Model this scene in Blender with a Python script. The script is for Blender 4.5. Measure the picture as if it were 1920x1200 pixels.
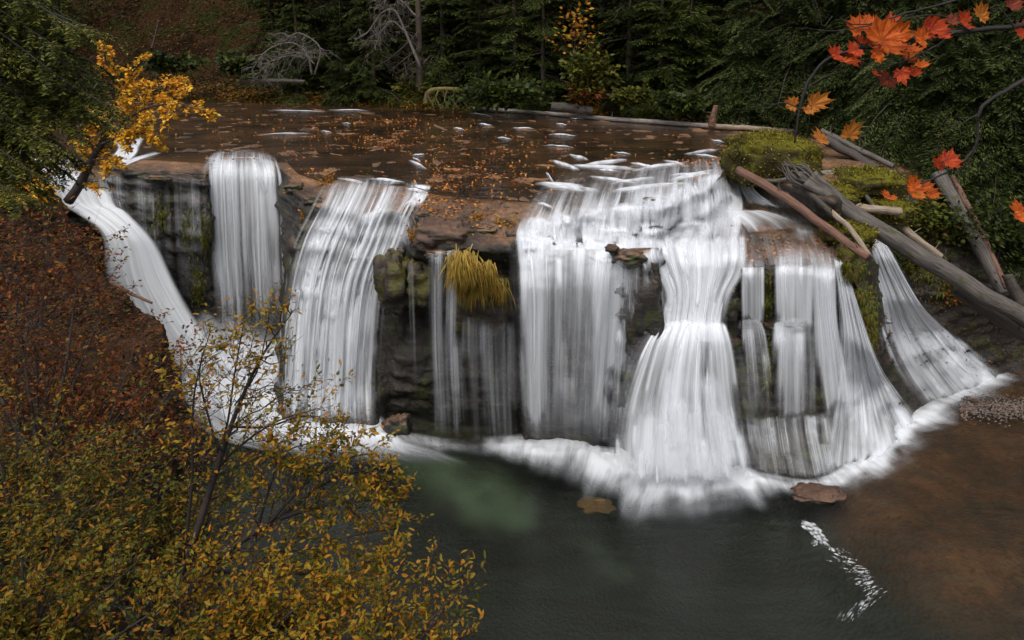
import bpy, math, random
import numpy as np
from mathutils import Vector
from mathutils.bvhtree import BVHTree

# ------------------------------------------------------------------ camera, sky, sun, exposure
F = 1400.0; CY = 277.0; PITCH = math.radians(10); CAMZ = 8.0
scene = bpy.context.scene
for o in list(bpy.data.objects): bpy.data.objects.remove(o)
cam_d = bpy.data.cameras.new('camera'); cam = bpy.data.objects.new('camera', cam_d)
scene.collection.objects.link(cam); scene.camera = cam
cam.location = (0, 0, CAMZ); cam.rotation_euler = (math.pi/2 - PITCH, 0, 0)
cam_d.sensor_width = 36; cam_d.sensor_fit = 'HORIZONTAL'; cam_d.lens = 36*F/1920
cam_d.shift_y = -(600-CY)/1920; cam_d.clip_start = 0.05; cam_d.clip_end = 2000

SUN_EL, SUN_AZ = math.radians(62), math.radians(200)      # azimuth measured from +Y, clockwise
world = bpy.data.worlds.new('World'); scene.world = world; world.use_nodes = True
wn = world.node_tree.nodes; wl = world.node_tree.links
bg = wn['Background']; sky = wn.new('ShaderNodeTexSky'); sky.sky_type = 'NISHITA'; sky.sun_disc = False
sky.sun_elevation = SUN_EL; sky.sun_rotation = SUN_AZ; sky.air_density = 1.0; sky.dust_density = 6.0; sky.ozone_density = 1.0
hs = wn.new('ShaderNodeHueSaturation'); hs.inputs['Saturation'].default_value = 0.35
wl.new(sky.outputs[0], hs.inputs['Color']); wl.new(hs.outputs[0], bg.inputs['Color'])
bg.inputs['Strength'].default_value = 0.145
sun_d = bpy.data.lights.new('sun', 'SUN'); sun = bpy.data.objects.new('sun', sun_d); scene.collection.objects.link(sun)
sun_d.energy = 1.3; sun_d.angle = math.radians(50); sun_d.color = (1.0, 0.96, 0.9)
sd = Vector((math.sin(SUN_AZ)*math.cos(SUN_EL), math.cos(SUN_AZ)*math.cos(SUN_EL), math.sin(SUN_EL)))
sun.rotation_euler = sd.to_track_quat('Z', 'Y').to_euler()
vs = scene.view_settings; vs.view_transform = 'Standard'; vs.look = 'None'; vs.exposure = 0.22; vs.gamma = 1
scene.cycles.transparent_max_bounces = 14; scene.cycles.max_bounces = 5; scene.cycles.diffuse_bounces = 2
scene.cycles.glossy_bounces = 2; scene.cycles.transmission_bounces = 3; scene.cycles.volume_bounces = 3
scene.cycles.caustics_reflective = False; scene.cycles.caustics_refractive = False

rng = np.random.default_rng(7); random.seed(7)
# ------------------------------------------------------------------ geometry helpers
CP, SP = math.cos(PITCH), math.sin(PITCH)
def ray(px, py):
    px = np.asarray(px, float); py = np.asarray(py, float)
    a = (px-960)/F; b = -(py-CY)/F
    return np.stack([a, CP + b*SP, -SP + b*CP], -1)
def PZ(px, py, z):
    d = ray(px, py); t = (np.asarray(z)-CAMZ)/d[..., 2]
    return d*t[..., None] + np.array([0, 0, CAMZ])
def PY(px, py, Y):
    d = ray(px, py); t = np.asarray(Y)/d[..., 1]
    return d*t[..., None] + np.array([0, 0, CAMZ])

_perm = np.random.default_rng(3).permutation(256); _perm = np.concatenate([_perm, _perm, _perm])
_g = np.random.default_rng(4).normal(size=(256, 3)); _g /= np.linalg.norm(_g, axis=1)[:, None]
def perlin(p):
    p = np.asarray(p, float); i = np.floor(p).astype(int); f = p-i; i &= 255
    u = f*f*f*(f*(f*6-15)+10); r = 0
    for dx in (0, 1):
        for dy in (0, 1):
            for dz in (0, 1):
                h = _perm[_perm[_perm[(i[..., 0]+dx) & 255]+((i[..., 1]+dy) & 255)]+((i[..., 2]+dz) & 255)]
                g = _g[h]; d = f-np.array([dx, dy, dz])
                w = (u[..., 0] if dx else 1-u[..., 0])*(u[..., 1] if dy else 1-u[..., 1])*(u[..., 2] if dz else 1-u[..., 2])
                r = r + w*(g*d).sum(-1)
    return r
def fbm(p, o=4, lac=2.1, gain=.5):
    a = 1; s = 0; p = np.asarray(p, float)
    for k in range(o):
        s = s + a*perlin(p+17.3*k); p = p*lac; a *= gain
    return s

def mesh_np(name, V, faces, uv=None, attrs=None, smooth=True):
    """faces: list of int arrays (n,3) or (n,4)"""
    me = bpy.data.meshes.new(name); V = np.asarray(V, np.float32)
    faces = [f for f in faces if len(f)]
    me.vertices.add(len(V)); me.vertices.foreach_set('co', V.ravel())
    loops = np.concatenate([f.ravel() for f in faces]).astype(np.int32)
    tot = np.concatenate([np.full(len(f), f.shape[1], np.int32) for f in faces])
    st = np.concatenate([[0], np.cumsum(tot)[:-1]]).astype(np.int32)
    me.loops.add(len(loops)); me.loops.foreach_set('vertex_index', loops)
    me.polygons.add(len(tot)); me.polygons.foreach_set('loop_start', st); me.polygons.foreach_set('loop_total', tot)
    if smooth: me.polygons.foreach_set('use_smooth', np.ones(len(tot), bool))
    if uv is not None:
        l = me.uv_layers.new(name='UVMap'); l.data.foreach_set('uv', np.asarray(uv, np.float32)[loops].ravel())
    for k, a in (attrs or {}).items():
        at = me.attributes.new(k, 'FLOAT', 'POINT'); at.data.foreach_set('value', np.asarray(a, np.float32))
    me.update(calc_edges=True); me.validate(clean_customdata=False)
    return me
def link(name, me, mat=None, parent=None, loc=None):
    o = bpy.data.objects.new(name, me); scene.collection.objects.link(o)
    if mat is not None and me is not None:
        if not me.materials: me.materials.append(mat)
    if parent is not None: o.parent = parent
    if loc is not None: o.location = loc
    return o
def tag(o, label=None, cat=None, group=None, kind=None):
    if label: o['label'] = label
    if cat: o['category'] = cat
    if group: o['group'] = group
    if kind: o['kind'] = kind
    return o
def empty(name, loc, label=None, cat=None, group=None):
    o = bpy.data.objects.new(name, None); scene.collection.objects.link(o); o.location = loc
    o.empty_display_size = .2
    return tag(o, label, cat, group)
def copy_tree(o, parent=None):
    c = o.copy(); scene.collection.objects.link(c); c.parent = parent
    for ch in list(o.children): copy_tree(ch, c)
    return c
def grid_faces(nr, nc, off=0):
    a = (np.arange(nr-1)[:, None]*nc+np.arange(nc-1)[None]).ravel()+off
    return np.stack([a, a+1, a+nc+1, a+nc], 1)
def grid_normals(G):
    du = np.gradient(G, axis=1); dv = np.gradient(G, axis=0)
    n = np.cross(du, dv); n /= np.linalg.norm(n, axis=-1)[..., None]+1e-9
    return n
def resample(ctrl, m, smooth=True):
    """ctrl (k, ...) -> (m, ...) Catmull-Rom"""
    ctrl = np.asarray(ctrl, float); k = len(ctrl); t = np.linspace(0, k-1, m); i = np.minimum(t.astype(int), k-2); f = (t-i)
    f = f.reshape((-1,)+(1,)*(ctrl.ndim-1))
    if not smooth or k < 3: return ctrl[i]*(1-f)+ctrl[i+1]*f
    p = np.concatenate([2*ctrl[:1]-ctrl[1:2], ctrl, 2*ctrl[-1:]-ctrl[-2:-1]])
    a, b, c, d = p[i], p[i+1], p[i+2], p[i+3]
    return .5*((2*b)+(-a+c)*f+(2*a-5*b+4*c-d)*f*f+(-a+3*b-3*c+d)*f**3)
class Acc:
    """collects tubes and leaves of one mesh"""
    def __init__(s): s.V = []; s.Q = []; s.T = []; s.n = 0
    def add(s, V, Q=None, T=None):
        V = np.asarray(V, float).reshape(-1, 3)
        if Q is not None: s.Q.append(np.asarray(Q)+s.n)
        if T is not None: s.T.append(np.asarray(T)+s.n)
        s.V.append(V); s.n += len(V)
    def tube(s, pts, rad, sides=5, cap=True):
        pts = np.asarray(pts, float); k = len(pts); rad = np.broadcast_to(np.asarray(rad, float), (k,))
        tan = np.gradient(pts, axis=0); tan /= np.linalg.norm(tan, axis=1)[:, None]+1e-9
        ref = np.array([0, 0, 1.]) if abs(tan[:, 2]).mean() < .8 else np.array([1., 0, 0])
        a = np.cross(tan, ref); a /= np.linalg.norm(a, axis=1)[:, None]+1e-9; b = np.cross(tan, a)
        th = np.arange(sides)*2*math.pi/sides
        V = pts[:, None]+rad[:, None, None]*(a[:, None]*np.cos(th)[None, :, None]+b[:, None]*np.sin(th)[None, :, None])
        i = np.arange(k-1)[:, None]*sides; j = np.arange(sides)[None]; j2 = (j+1) % sides
        Q = np.stack([i+j, i+j2, i+sides+j2, i+sides+j], -1).reshape(-1, 4)
        T = None; V = V.reshape(-1, 3)
        if cap:
            V = np.concatenate([V, pts[:1], pts[-1:]]); jj = np.arange(sides); j2 = (jj+1) % sides; c0 = k*sides; e = (k-1)*sides
            T = np.concatenate([np.stack([np.full(sides, c0), j2, jj], 1), np.stack([np.full(sides, c0+1), e+jj, e+j2], 1)])
        s.add(V, Q, T)
    def leaves(s, pos, dirs, nrm, L, W, shape='oval'):
        """vectorised: a folded leaf for each pos"""
        pos = np.asarray(pos); n = len(pos)
        if not n: return
        d = dirs/(np.linalg.norm(dirs, axis=1)[:, None]+1e-9)
        b = np.cross(d, nrm); b /= np.linalg.norm(b, axis=1)[:, None]+1e-9; u = np.cross(b, d)
        L = np.broadcast_to(L, (n,))[:, None]; W = np.broadcast_to(W, (n,))[:, None]
        if shape == 'oval':
            V = np.stack([pos, pos+d*L*.3+b*W*.45+u*W*.12, pos+d*L*.7+b*W*.38+u*W*.1, pos+d*L-u*L*.08,
                          pos+d*L*.7-b*W*.38+u*W*.1, pos+d*L*.3-b*W*.45+u*W*.12], 1).reshape(-1, 3)
            o = np.arange(n)[:, None]*6
            s.add(V, np.concatenate([o+np.array([[0, 1, 2, 3]]), o+np.array([[0, 3, 4, 5]])]))
        else:
            V = np.stack([pos, pos+d*L*.45+b*W*.5, pos+d*L, pos+d*L*.45-b*W*.5], 1).reshape(-1, 3)
            o = np.arange(n)[:, None]*4
            s.add(V, o+np.array([[0, 1, 2, 3]]))
    def mesh(s, name, smooth=True):
        return mesh_np(name, np.concatenate(s.V), s.Q+s.T if True else None, smooth=smooth)

# ------------------------------------------------------------------ materials
def new_mat(name):
    m = bpy.data.materials.new(name); m.use_nodes = True; nt = m.node_tree
    for n in list(nt.nodes): nt.nodes.remove(n)
    out = nt.nodes.new('ShaderNodeOutputMaterial')
    return m, nt.nodes, nt.links, out
def N(nodes, t, **kw):
    n = nodes.new(t)
    for k, v in kw.items():
        if k in n.inputs.keys() if hasattr(n.inputs, 'keys') else False: n.inputs[k].default_value = v
        else: setattr(n, k, v)
    return n
def ramp(nodes, stops, interp='LINEAR'):
    r = nodes.new('ShaderNodeValToRGB'); cr = r.color_ramp; cr.interpolation = interp
    while len(cr.elements) < len(stops): cr.elements.new(.5)
    for e, (p, c) in zip(cr.elements, stops):
        e.position = p; e.color = (c[0], c[1], c[2], 1) if hasattr(c, '__len__') else (c, c, c, 1)
    return r
def noise(nodes, links, vec, scale, detail=4, rough=.55, dist=0.):
    n = nodes.new('ShaderNodeTexNoise'); n.inputs['Scale'].default_value = scale; n.inputs['Detail'].default_value = detail
    n.inputs['Roughness'].default_value = rough; n.inputs['Distortion'].default_value = dist
    if vec is not None: links.new(vec, n.inputs['Vector'])
    return n
def mathn(nodes, links, op, a, b=None, c=None, clamp=False):
    n = nodes.new('ShaderNodeMath'); n.operation = op; n.use_clamp = clamp
    for i, x in enumerate((a, b, c)):
        if x is None: continue
        if isinstance(x, (int, float)): n.inputs[i].default_value = x
        else: links.new(x, n.inputs[i])
    return n.outputs[0]
def mixc(nodes, links, fac, a, b, mode='MIX'):
    n = nodes.new('ShaderNodeMix'); n.data_type = 'RGBA'; n.blend_type = mode
    for sock, x in ((n.inputs[0], fac), (n.inputs[6], a), (n.inputs[7], b)):
        if isinstance(x, (int, float)): sock.default_value = x
        elif isinstance(x, tuple): sock.default_value = (x[0], x[1], x[2], 1)
        else: links.new(x, sock)
    return n.outputs[2]
def smoothst(nodes, links, x, lo, hi):
    n = nodes.new('ShaderNodeMapRange'); n.interpolation_type = 'SMOOTHSTEP'; links.new(x, n.inputs[0])
    n.inputs[1].default_value = lo; n.inputs[2].default_value = hi; return n.outputs[0]

def leaf_mat(name, cols, rough=.5, trans=.3, vary=0.0, spec=.15, clump=.35):
    """cols: list of colours picked at random leaf by leaf; big clumps drift through the list"""
    m, n, l, out = new_mat(name)
    g = n.new('ShaderNodeNewGeometry'); tc = n.new('ShaderNodeTexCoord')
    nz = noise(n, l, tc.outputs['Object'], clump, 2)
    f = mathn(n, l, 'MULTIPLY_ADD', nz.outputs['Fac'], 1.6, -.8)
    f = mathn(n, l, 'ADD', f, g.outputs['Random Per Island'])
    k = len(cols); r = ramp(n, [((i+.5)/k, c) for i, c in enumerate(cols)])
    l.new(f, r.inputs[0])
    oi = n.new('ShaderNodeObjectInfo'); hv = n.new('ShaderNodeHueSaturation'); l.new(r.outputs[0], hv.inputs['Color'])
    l.new(mathn(n, l, 'MULTIPLY_ADD', oi.outputs['Random'], vary, 1-vary*.45), hv.inputs['Value'])
    p = n.new('ShaderNodeBsdfPrincipled'); l.new(hv.outputs[0], p.inputs['Base Color'])
    p.inputs['Roughness'].default_value = rough; p.inputs['Specular IOR Level'].default_value = spec
    t = n.new('ShaderNodeBsdfTranslucent'); l.new(hv.outputs[0], t.inputs['Color'])
    mx = n.new('ShaderNodeMixShader'); mx.inputs[0].default_value = trans
    l.new(p.outputs[0], mx.inputs[1]); l.new(t.outputs[0], mx.inputs[2]); l.new(mx.outputs[0], out.inputs[0])
    return m
def bark_mat(name, c1, c2, scale=(6, 6, 1.2), moss=None, mossamt=.55, rough=.8, bump=.6):
    m, n, l, out = new_mat(name); tc = n.new('ShaderNodeTexCoord')
    mp = n.new('ShaderNodeMapping'); mp.inputs['Scale'].default_value = scale; l.new(tc.outputs['Object'], mp.inputs[0])
    a = noise(n, l, mp.outputs[0], 2.0, 6, .65); r = ramp(n, [(.32, c1), (.68, c2)]); l.new(a.outputs['Fac'], r.inputs[0])
    col = r.outputs[0]
    if moss:
        b = noise(n, l, tc.outputs['Object'], 1.7, 5, .6); s = smoothst(n, l, b.outputs['Fac'], mossamt, mossamt+.08)
        col = mixc(n, l, s, col, moss)
    p = n.new('ShaderNodeBsdfPrincipled'); l.new(col, p.inputs['Base Color']); p.inputs['Roughness'].default_value = rough
    bm = n.new('ShaderNodeBump'); bm.inputs['Strength'].default_value = bump; bm.inputs['Distance'].default_value = .04
    l.new(a.outputs['Fac'], bm.inputs['Height']); l.new(bm.outputs[0], p.inputs['Normal']); l.new(p.outputs[0], out.inputs[0])
    return m

def rock_mat(name, top1, top2, side1, side2, mossc, moss_lo=.56, litter=None, wet=True, zone=None):
    m, n, l, out = new_mat(name); tc = n.new('ShaderNodeTexCoord'); g = n.new('ShaderNodeNewGeometry')
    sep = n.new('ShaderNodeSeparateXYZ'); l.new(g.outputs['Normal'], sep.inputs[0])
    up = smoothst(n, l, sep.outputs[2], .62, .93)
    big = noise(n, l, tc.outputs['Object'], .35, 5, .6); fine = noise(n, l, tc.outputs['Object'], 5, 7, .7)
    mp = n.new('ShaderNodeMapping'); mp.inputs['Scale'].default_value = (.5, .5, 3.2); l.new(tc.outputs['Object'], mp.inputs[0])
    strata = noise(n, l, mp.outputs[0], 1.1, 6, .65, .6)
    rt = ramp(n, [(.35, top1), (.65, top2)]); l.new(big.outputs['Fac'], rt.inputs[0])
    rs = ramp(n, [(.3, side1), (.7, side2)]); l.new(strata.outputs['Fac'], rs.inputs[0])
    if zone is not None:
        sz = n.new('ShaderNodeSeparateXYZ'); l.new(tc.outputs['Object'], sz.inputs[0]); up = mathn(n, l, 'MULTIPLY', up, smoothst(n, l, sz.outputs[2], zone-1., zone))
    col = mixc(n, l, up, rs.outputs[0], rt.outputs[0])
    rf = ramp(n, [(.3, .45), (.5, 1.), (.75, 1.7)]); l.new(fine.outputs['Fac'], rf.inputs[0])
    col = mixc(n, l, .8, col, rf.outputs[0], 'MULTIPLY')
    mo = noise(n, l, tc.outputs['Object'], .8, 6, .65); ms = smoothst(n, l, mo.outputs['Fac'], moss_lo, moss_lo+.1)
    md = n.new('ShaderNodeMix'); md.data_type = 'FLOAT'; md.inputs[2].default_value = 1; md.inputs[3].default_value = .15
    l.new(up, md.inputs[0]); ms = mathn(n, l, 'MULTIPLY', ms, md.outputs[0])
    col = mixc(n, l, ms, col, mossc)
    p = n.new('ShaderNodeBsdfPrincipled'); l.new(col, p.inputs['Base Color'])
    rr = ramp(n, [(.35, .28 if wet else .7), (.65, .75 if wet else .95)]); l.new(fine.outputs['Fac'], rr.inputs[0]); l.new(rr.outputs[0], p.inputs['Roughness'])
    bm = n.new('ShaderNodeBump'); bm.inputs['Strength'].default_value = .8; bm.inputs['Distance'].default_value = .12
    p.inputs['Specular IOR Level'].default_value = .5 if wet else .08
    hh = mathn(n, l, 'ADD', fine.outputs['Fac'], strata.outputs['Fac']); l.new(hh, bm.inputs['Height']); l.new(bm.outputs[0], p.inputs['Normal'])
    l.new(p.outputs[0], out.inputs[0]); return m

def silk_mat(name, fu=5., fv=.22, seed=0., col=(.82, .85, .90), gain=3., soft=.9, top=.97, linear=False):
    """long-exposure falling water: opaque white where dens is high, streaks where it is thin"""
    m, n, l, out = new_mat(name); uv = n.new('ShaderNodeUVMap')
    mp = n.new('ShaderNodeMapping'); mp.inputs['Scale'].default_value = (fu, fv, 1); mp.inputs['Location'].default_value = (seed, seed*.37, seed)
    l.new(uv.outputs[0], mp.inputs[0]); a = noise(n, l, mp.outputs[0], 1, 5, .62, .15)
    mp2 = n.new('ShaderNodeMapping'); mp2.inputs['Scale'].default_value = (fu*.22, fv*.5, 1); mp2.inputs['Location'].default_value = (seed+9, seed, 3)
    l.new(uv.outputs[0], mp2.inputs[0]); b = noise(n, l, mp2.outputs[0], 1, 3, .5, .3)
    at = n.new('ShaderNodeAttribute'); at.attribute_name = 'dens'
    s = mathn(n, l, 'MULTIPLY_ADD', a.outputs['Fac'], 1.3, -.65)
    s2 = mathn(n, l, 'MULTIPLY_ADD', b.outputs['Fac'], 1.3, -.65)
    s = mathn(n, l, 'ADD', s, s2); s = mathn(n, l, 'MULTIPLY_ADD', s, gain, .5)
    x = mathn(n, l, 'MULTIPLY_ADD', at.outputs['Fac'], 1.85, mathn(n, l, 'MULTIPLY', s, -1.0))
    if linear: x = mathn(n, l, 'MULTIPLY', at.outputs['Fac'], mathn(n, l, 'MULTIPLY_ADD', s, 1.5, .35)); al = smoothst(n, l, x, 0, 1.05)
    else:
        x = mathn(n, l, 'MULTIPLY_ADD', at.outputs['Fac'], 1.9, mathn(n, l, 'MULTIPLY', s, mathn(n, l, 'MULTIPLY', mathn(n, l, 'MULTIPLY', at.outputs['Fac'], 2.6, clamp=True), -.9)))
        al = smoothst(n, l, x, -.02, 1.22*soft)
    al = mathn(n, l, 'MULTIPLY', al, smoothst(n, l, at.outputs['Fac'], 0., .25))
    al = mathn(n, l, 'MULTIPLY', al, top)
    d = n.new('ShaderNodeBsdfPrincipled'); d.inputs['Base Color'].default_value = (*col, 1); d.inputs['Roughness'].default_value = .55
    d.inputs['Specular IOR Level'].default_value = .25
    bm = n.new('ShaderNodeBump'); bm.inputs['Strength'].default_value = .55; bm.inputs['Distance'].default_value = .1
    l.new(mathn(n, l, 'ADD', a.outputs['Fac'], b.outputs['Fac']), bm.inputs['Height']); l.new(bm.outputs[0], d.inputs['Normal'])
    t = n.new('ShaderNodeBsdfTranslucent'); t.inputs['Color'].default_value = (*col, 1)
    mx = n.new('ShaderNodeMixShader'); mx.inputs[0].default_value = .25; l.new(d.outputs[0], mx.inputs[1]); l.new(t.outputs[0], mx.inputs[2])
    tr = n.new('ShaderNodeBsdfTransparent'); m2 = n.new('ShaderNodeMixShader'); l.new(al, m2.inputs[0])
    l.new(tr.outputs[0], m2.inputs[1]); l.new(mx.outputs[0], m2.inputs[2]); l.new(m2.outputs[0], out.inputs[0])
    return m
def clearwater_mat(name, tint, scale=(1, 1, 1), bump=.15, dist=.05, rough=.08, detail=4, body=None, bodyfac=.0, gloss=1.0, sc=3., streak=False, rot=.7, stc=(.25, 1.1, 1)):
    m, n, l, out = new_mat(name); tc = n.new('ShaderNodeTexCoord'); mp = n.new('ShaderNodeMapping'); mp.inputs['Scale'].default_value = scale
    l.new(tc.outputs['Object'], mp.inputs[0]); a = noise(n, l, mp.outputs[0], sc, detail, .6, .4)
    bm = n.new('ShaderNodeBump'); bm.inputs['Strength'].default_value = bump; bm.inputs['Distance'].default_value = dist; l.new(a.outputs['Fac'], bm.inputs['Height'])
    fr = n.new('ShaderNodeFresnel'); fr.inputs['IOR'].default_value = 1.33; l.new(bm.outputs[0], fr.inputs['Normal'])
    tr = n.new('ShaderNodeBsdfTransparent'); tr.inputs['Color'].default_value = (*tint, 1)
    base = tr.outputs[0]
    if body:
        df = n.new('ShaderNodeBsdfDiffuse'); df.inputs['Color'].default_value = (*body, 1); mb = n.new('ShaderNodeMixShader')
        mb.inputs[0].default_value = bodyfac
        if streak:
            mq = n.new('ShaderNodeMapping'); mq.inputs['Rotation'].default_value = (0, 0, rot); mq.inputs['Scale'].default_value = stc; l.new(tc.outputs['Object'], mq.inputs[0]); q = noise(n, l, mq.outputs[0], .8, 8, .68, 2.2)
            rq = ramp(n, [(.36, .02), (.5, bodyfac*.6), (.72, bodyfac*2.2)]); l.new(q.outputs['Fac'], rq.inputs[0]); l.new(rq.outputs[0], mb.inputs[0])
        l.new(base, mb.inputs[1]); l.new(df.outputs[0], mb.inputs[2]); base = mb.outputs[0]
    gl = n.new('ShaderNodeBsdfGlossy'); gl.inputs['Roughness'].default_value = rough; l.new(bm.outputs[0], gl.inputs['Normal'])
    mx = n.new('ShaderNodeMixShader'); l.new(mathn(n, l, 'MULTIPLY', fr.outputs[0], gloss, clamp=True), mx.inputs[0])
    l.new(base, mx.inputs[1]); l.new(gl.outputs[0], mx.inputs[2]); l.new(mx.outputs[0], out.inputs[0]); return m

M = {}
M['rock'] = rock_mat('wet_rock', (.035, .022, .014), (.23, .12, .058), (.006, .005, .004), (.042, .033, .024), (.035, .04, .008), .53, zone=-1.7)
M['bank'] = rock_mat('bank_earth', (.022, .013, .008), (.065, .032, .017), (.008, .006, .005), (.045, .028, .019), (.03, .034, .008), .58, wet=False)
M['silk'] = [silk_mat('falling_water_%d' % i, fu=8+i*1.1, fv=.13+.03*i, seed=3.7*i, gain=.58) for i in range(3)]
M['veil'] = silk_mat('veil_water', fu=10, fv=.07, seed=21, gain=1.05, soft=1.1, top=.8)
M['spray'] = silk_mat('spray_water', fu=.9, fv=.3, seed=50, gain=.5, top=.75, linear=True)
M['foam'] = silk_mat('foam_water', fu=2.6, fv=.3, seed=33, gain=.75, soft=1.25, top=.97, linear=True)
M['river'] = clearwater_mat('river_water', (.93, .86, .76), (.5, 1.3, 1), .55, .10, .14, body=(.016, .011, .007), bodyfac=.34, sc=1.2, gloss=.7, streak=True, rot=.12, stc=(.10, .40, 1))
M['pool'] = clearwater_mat('pool_water', (.80, .80, .74), (.55, 1.1, 1), .22, .10, .2, body=(.040, .052, .042), bodyfac=.12, sc=1.1, streak=True)
M['fir'] = leaf_mat('fir_needles', [(.010, .015, .004), (.020, .032, .007), (.040, .056, .010), (.075, .088, .018)], clump=.5, vary=1.1)
M['cedar'] = leaf_mat('cedar_fronds', [(.014, .022, .008), (.030, .045, .013), (.055, .075, .020), (.10, .12, .035)], clump=.6, vary=.5)
M['hemlock'] = leaf_mat('hemlock_needles', [(.022, .030, .005), (.06, .075, .010), (.10, .115, .015), (.17, .16, .025)], clump=.9)
M['maple'] = leaf_mat('yellow_leaves', [(.55, .24, .015), (.75, .40, .03), (.85, .52, .06), (.50, .36, .03), (.65, .25, .02)], trans=.35)
M['shrub'] = leaf_mat('turning_leaves', [(.035, .045, .006), (.075, .078, .008), (.13, .11, .010), (.22, .13, .010), (.26, .09, .008), (.12, .11, .01)], trans=.25, clump=.9)
M['shrub_orange'] = leaf_mat('orange_leaves', [(.06, .018, .007), (.16, .040, .008), (.24, .08, .009), (.09, .075, .010), (.14, .028, .007)], trans=.25, clump=.9)
M['fallen'] = leaf_mat('fallen_leaves', [(.12, .04, .012), (.35, .12, .02), (.50, .22, .04), (.32, .07, .015), (.22, .12, .04)], trans=0, clump=.4)
M['green'] = leaf_mat('undergrowth_leaves', [(.010, .016, .004), (.020, .032, .006), (.034, .050, .009), (.06, .07, .012)], clump=.5)
M['bark'] = bark_mat('bark', (.025, .017, .012), (.075, .052, .036), moss=(.035, .04, .008))
M['twig'] = bark_mat('dark_twig', (.012, .009, .008), (.035, .024, .02))
M['redtwig'] = bark_mat('red_twig', (.03, .012, .010), (.08, .03, .02))
M['grey'] = bark_mat('grey_dead_wood', (.05, .042, .037), (.17, .145, .125))

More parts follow.
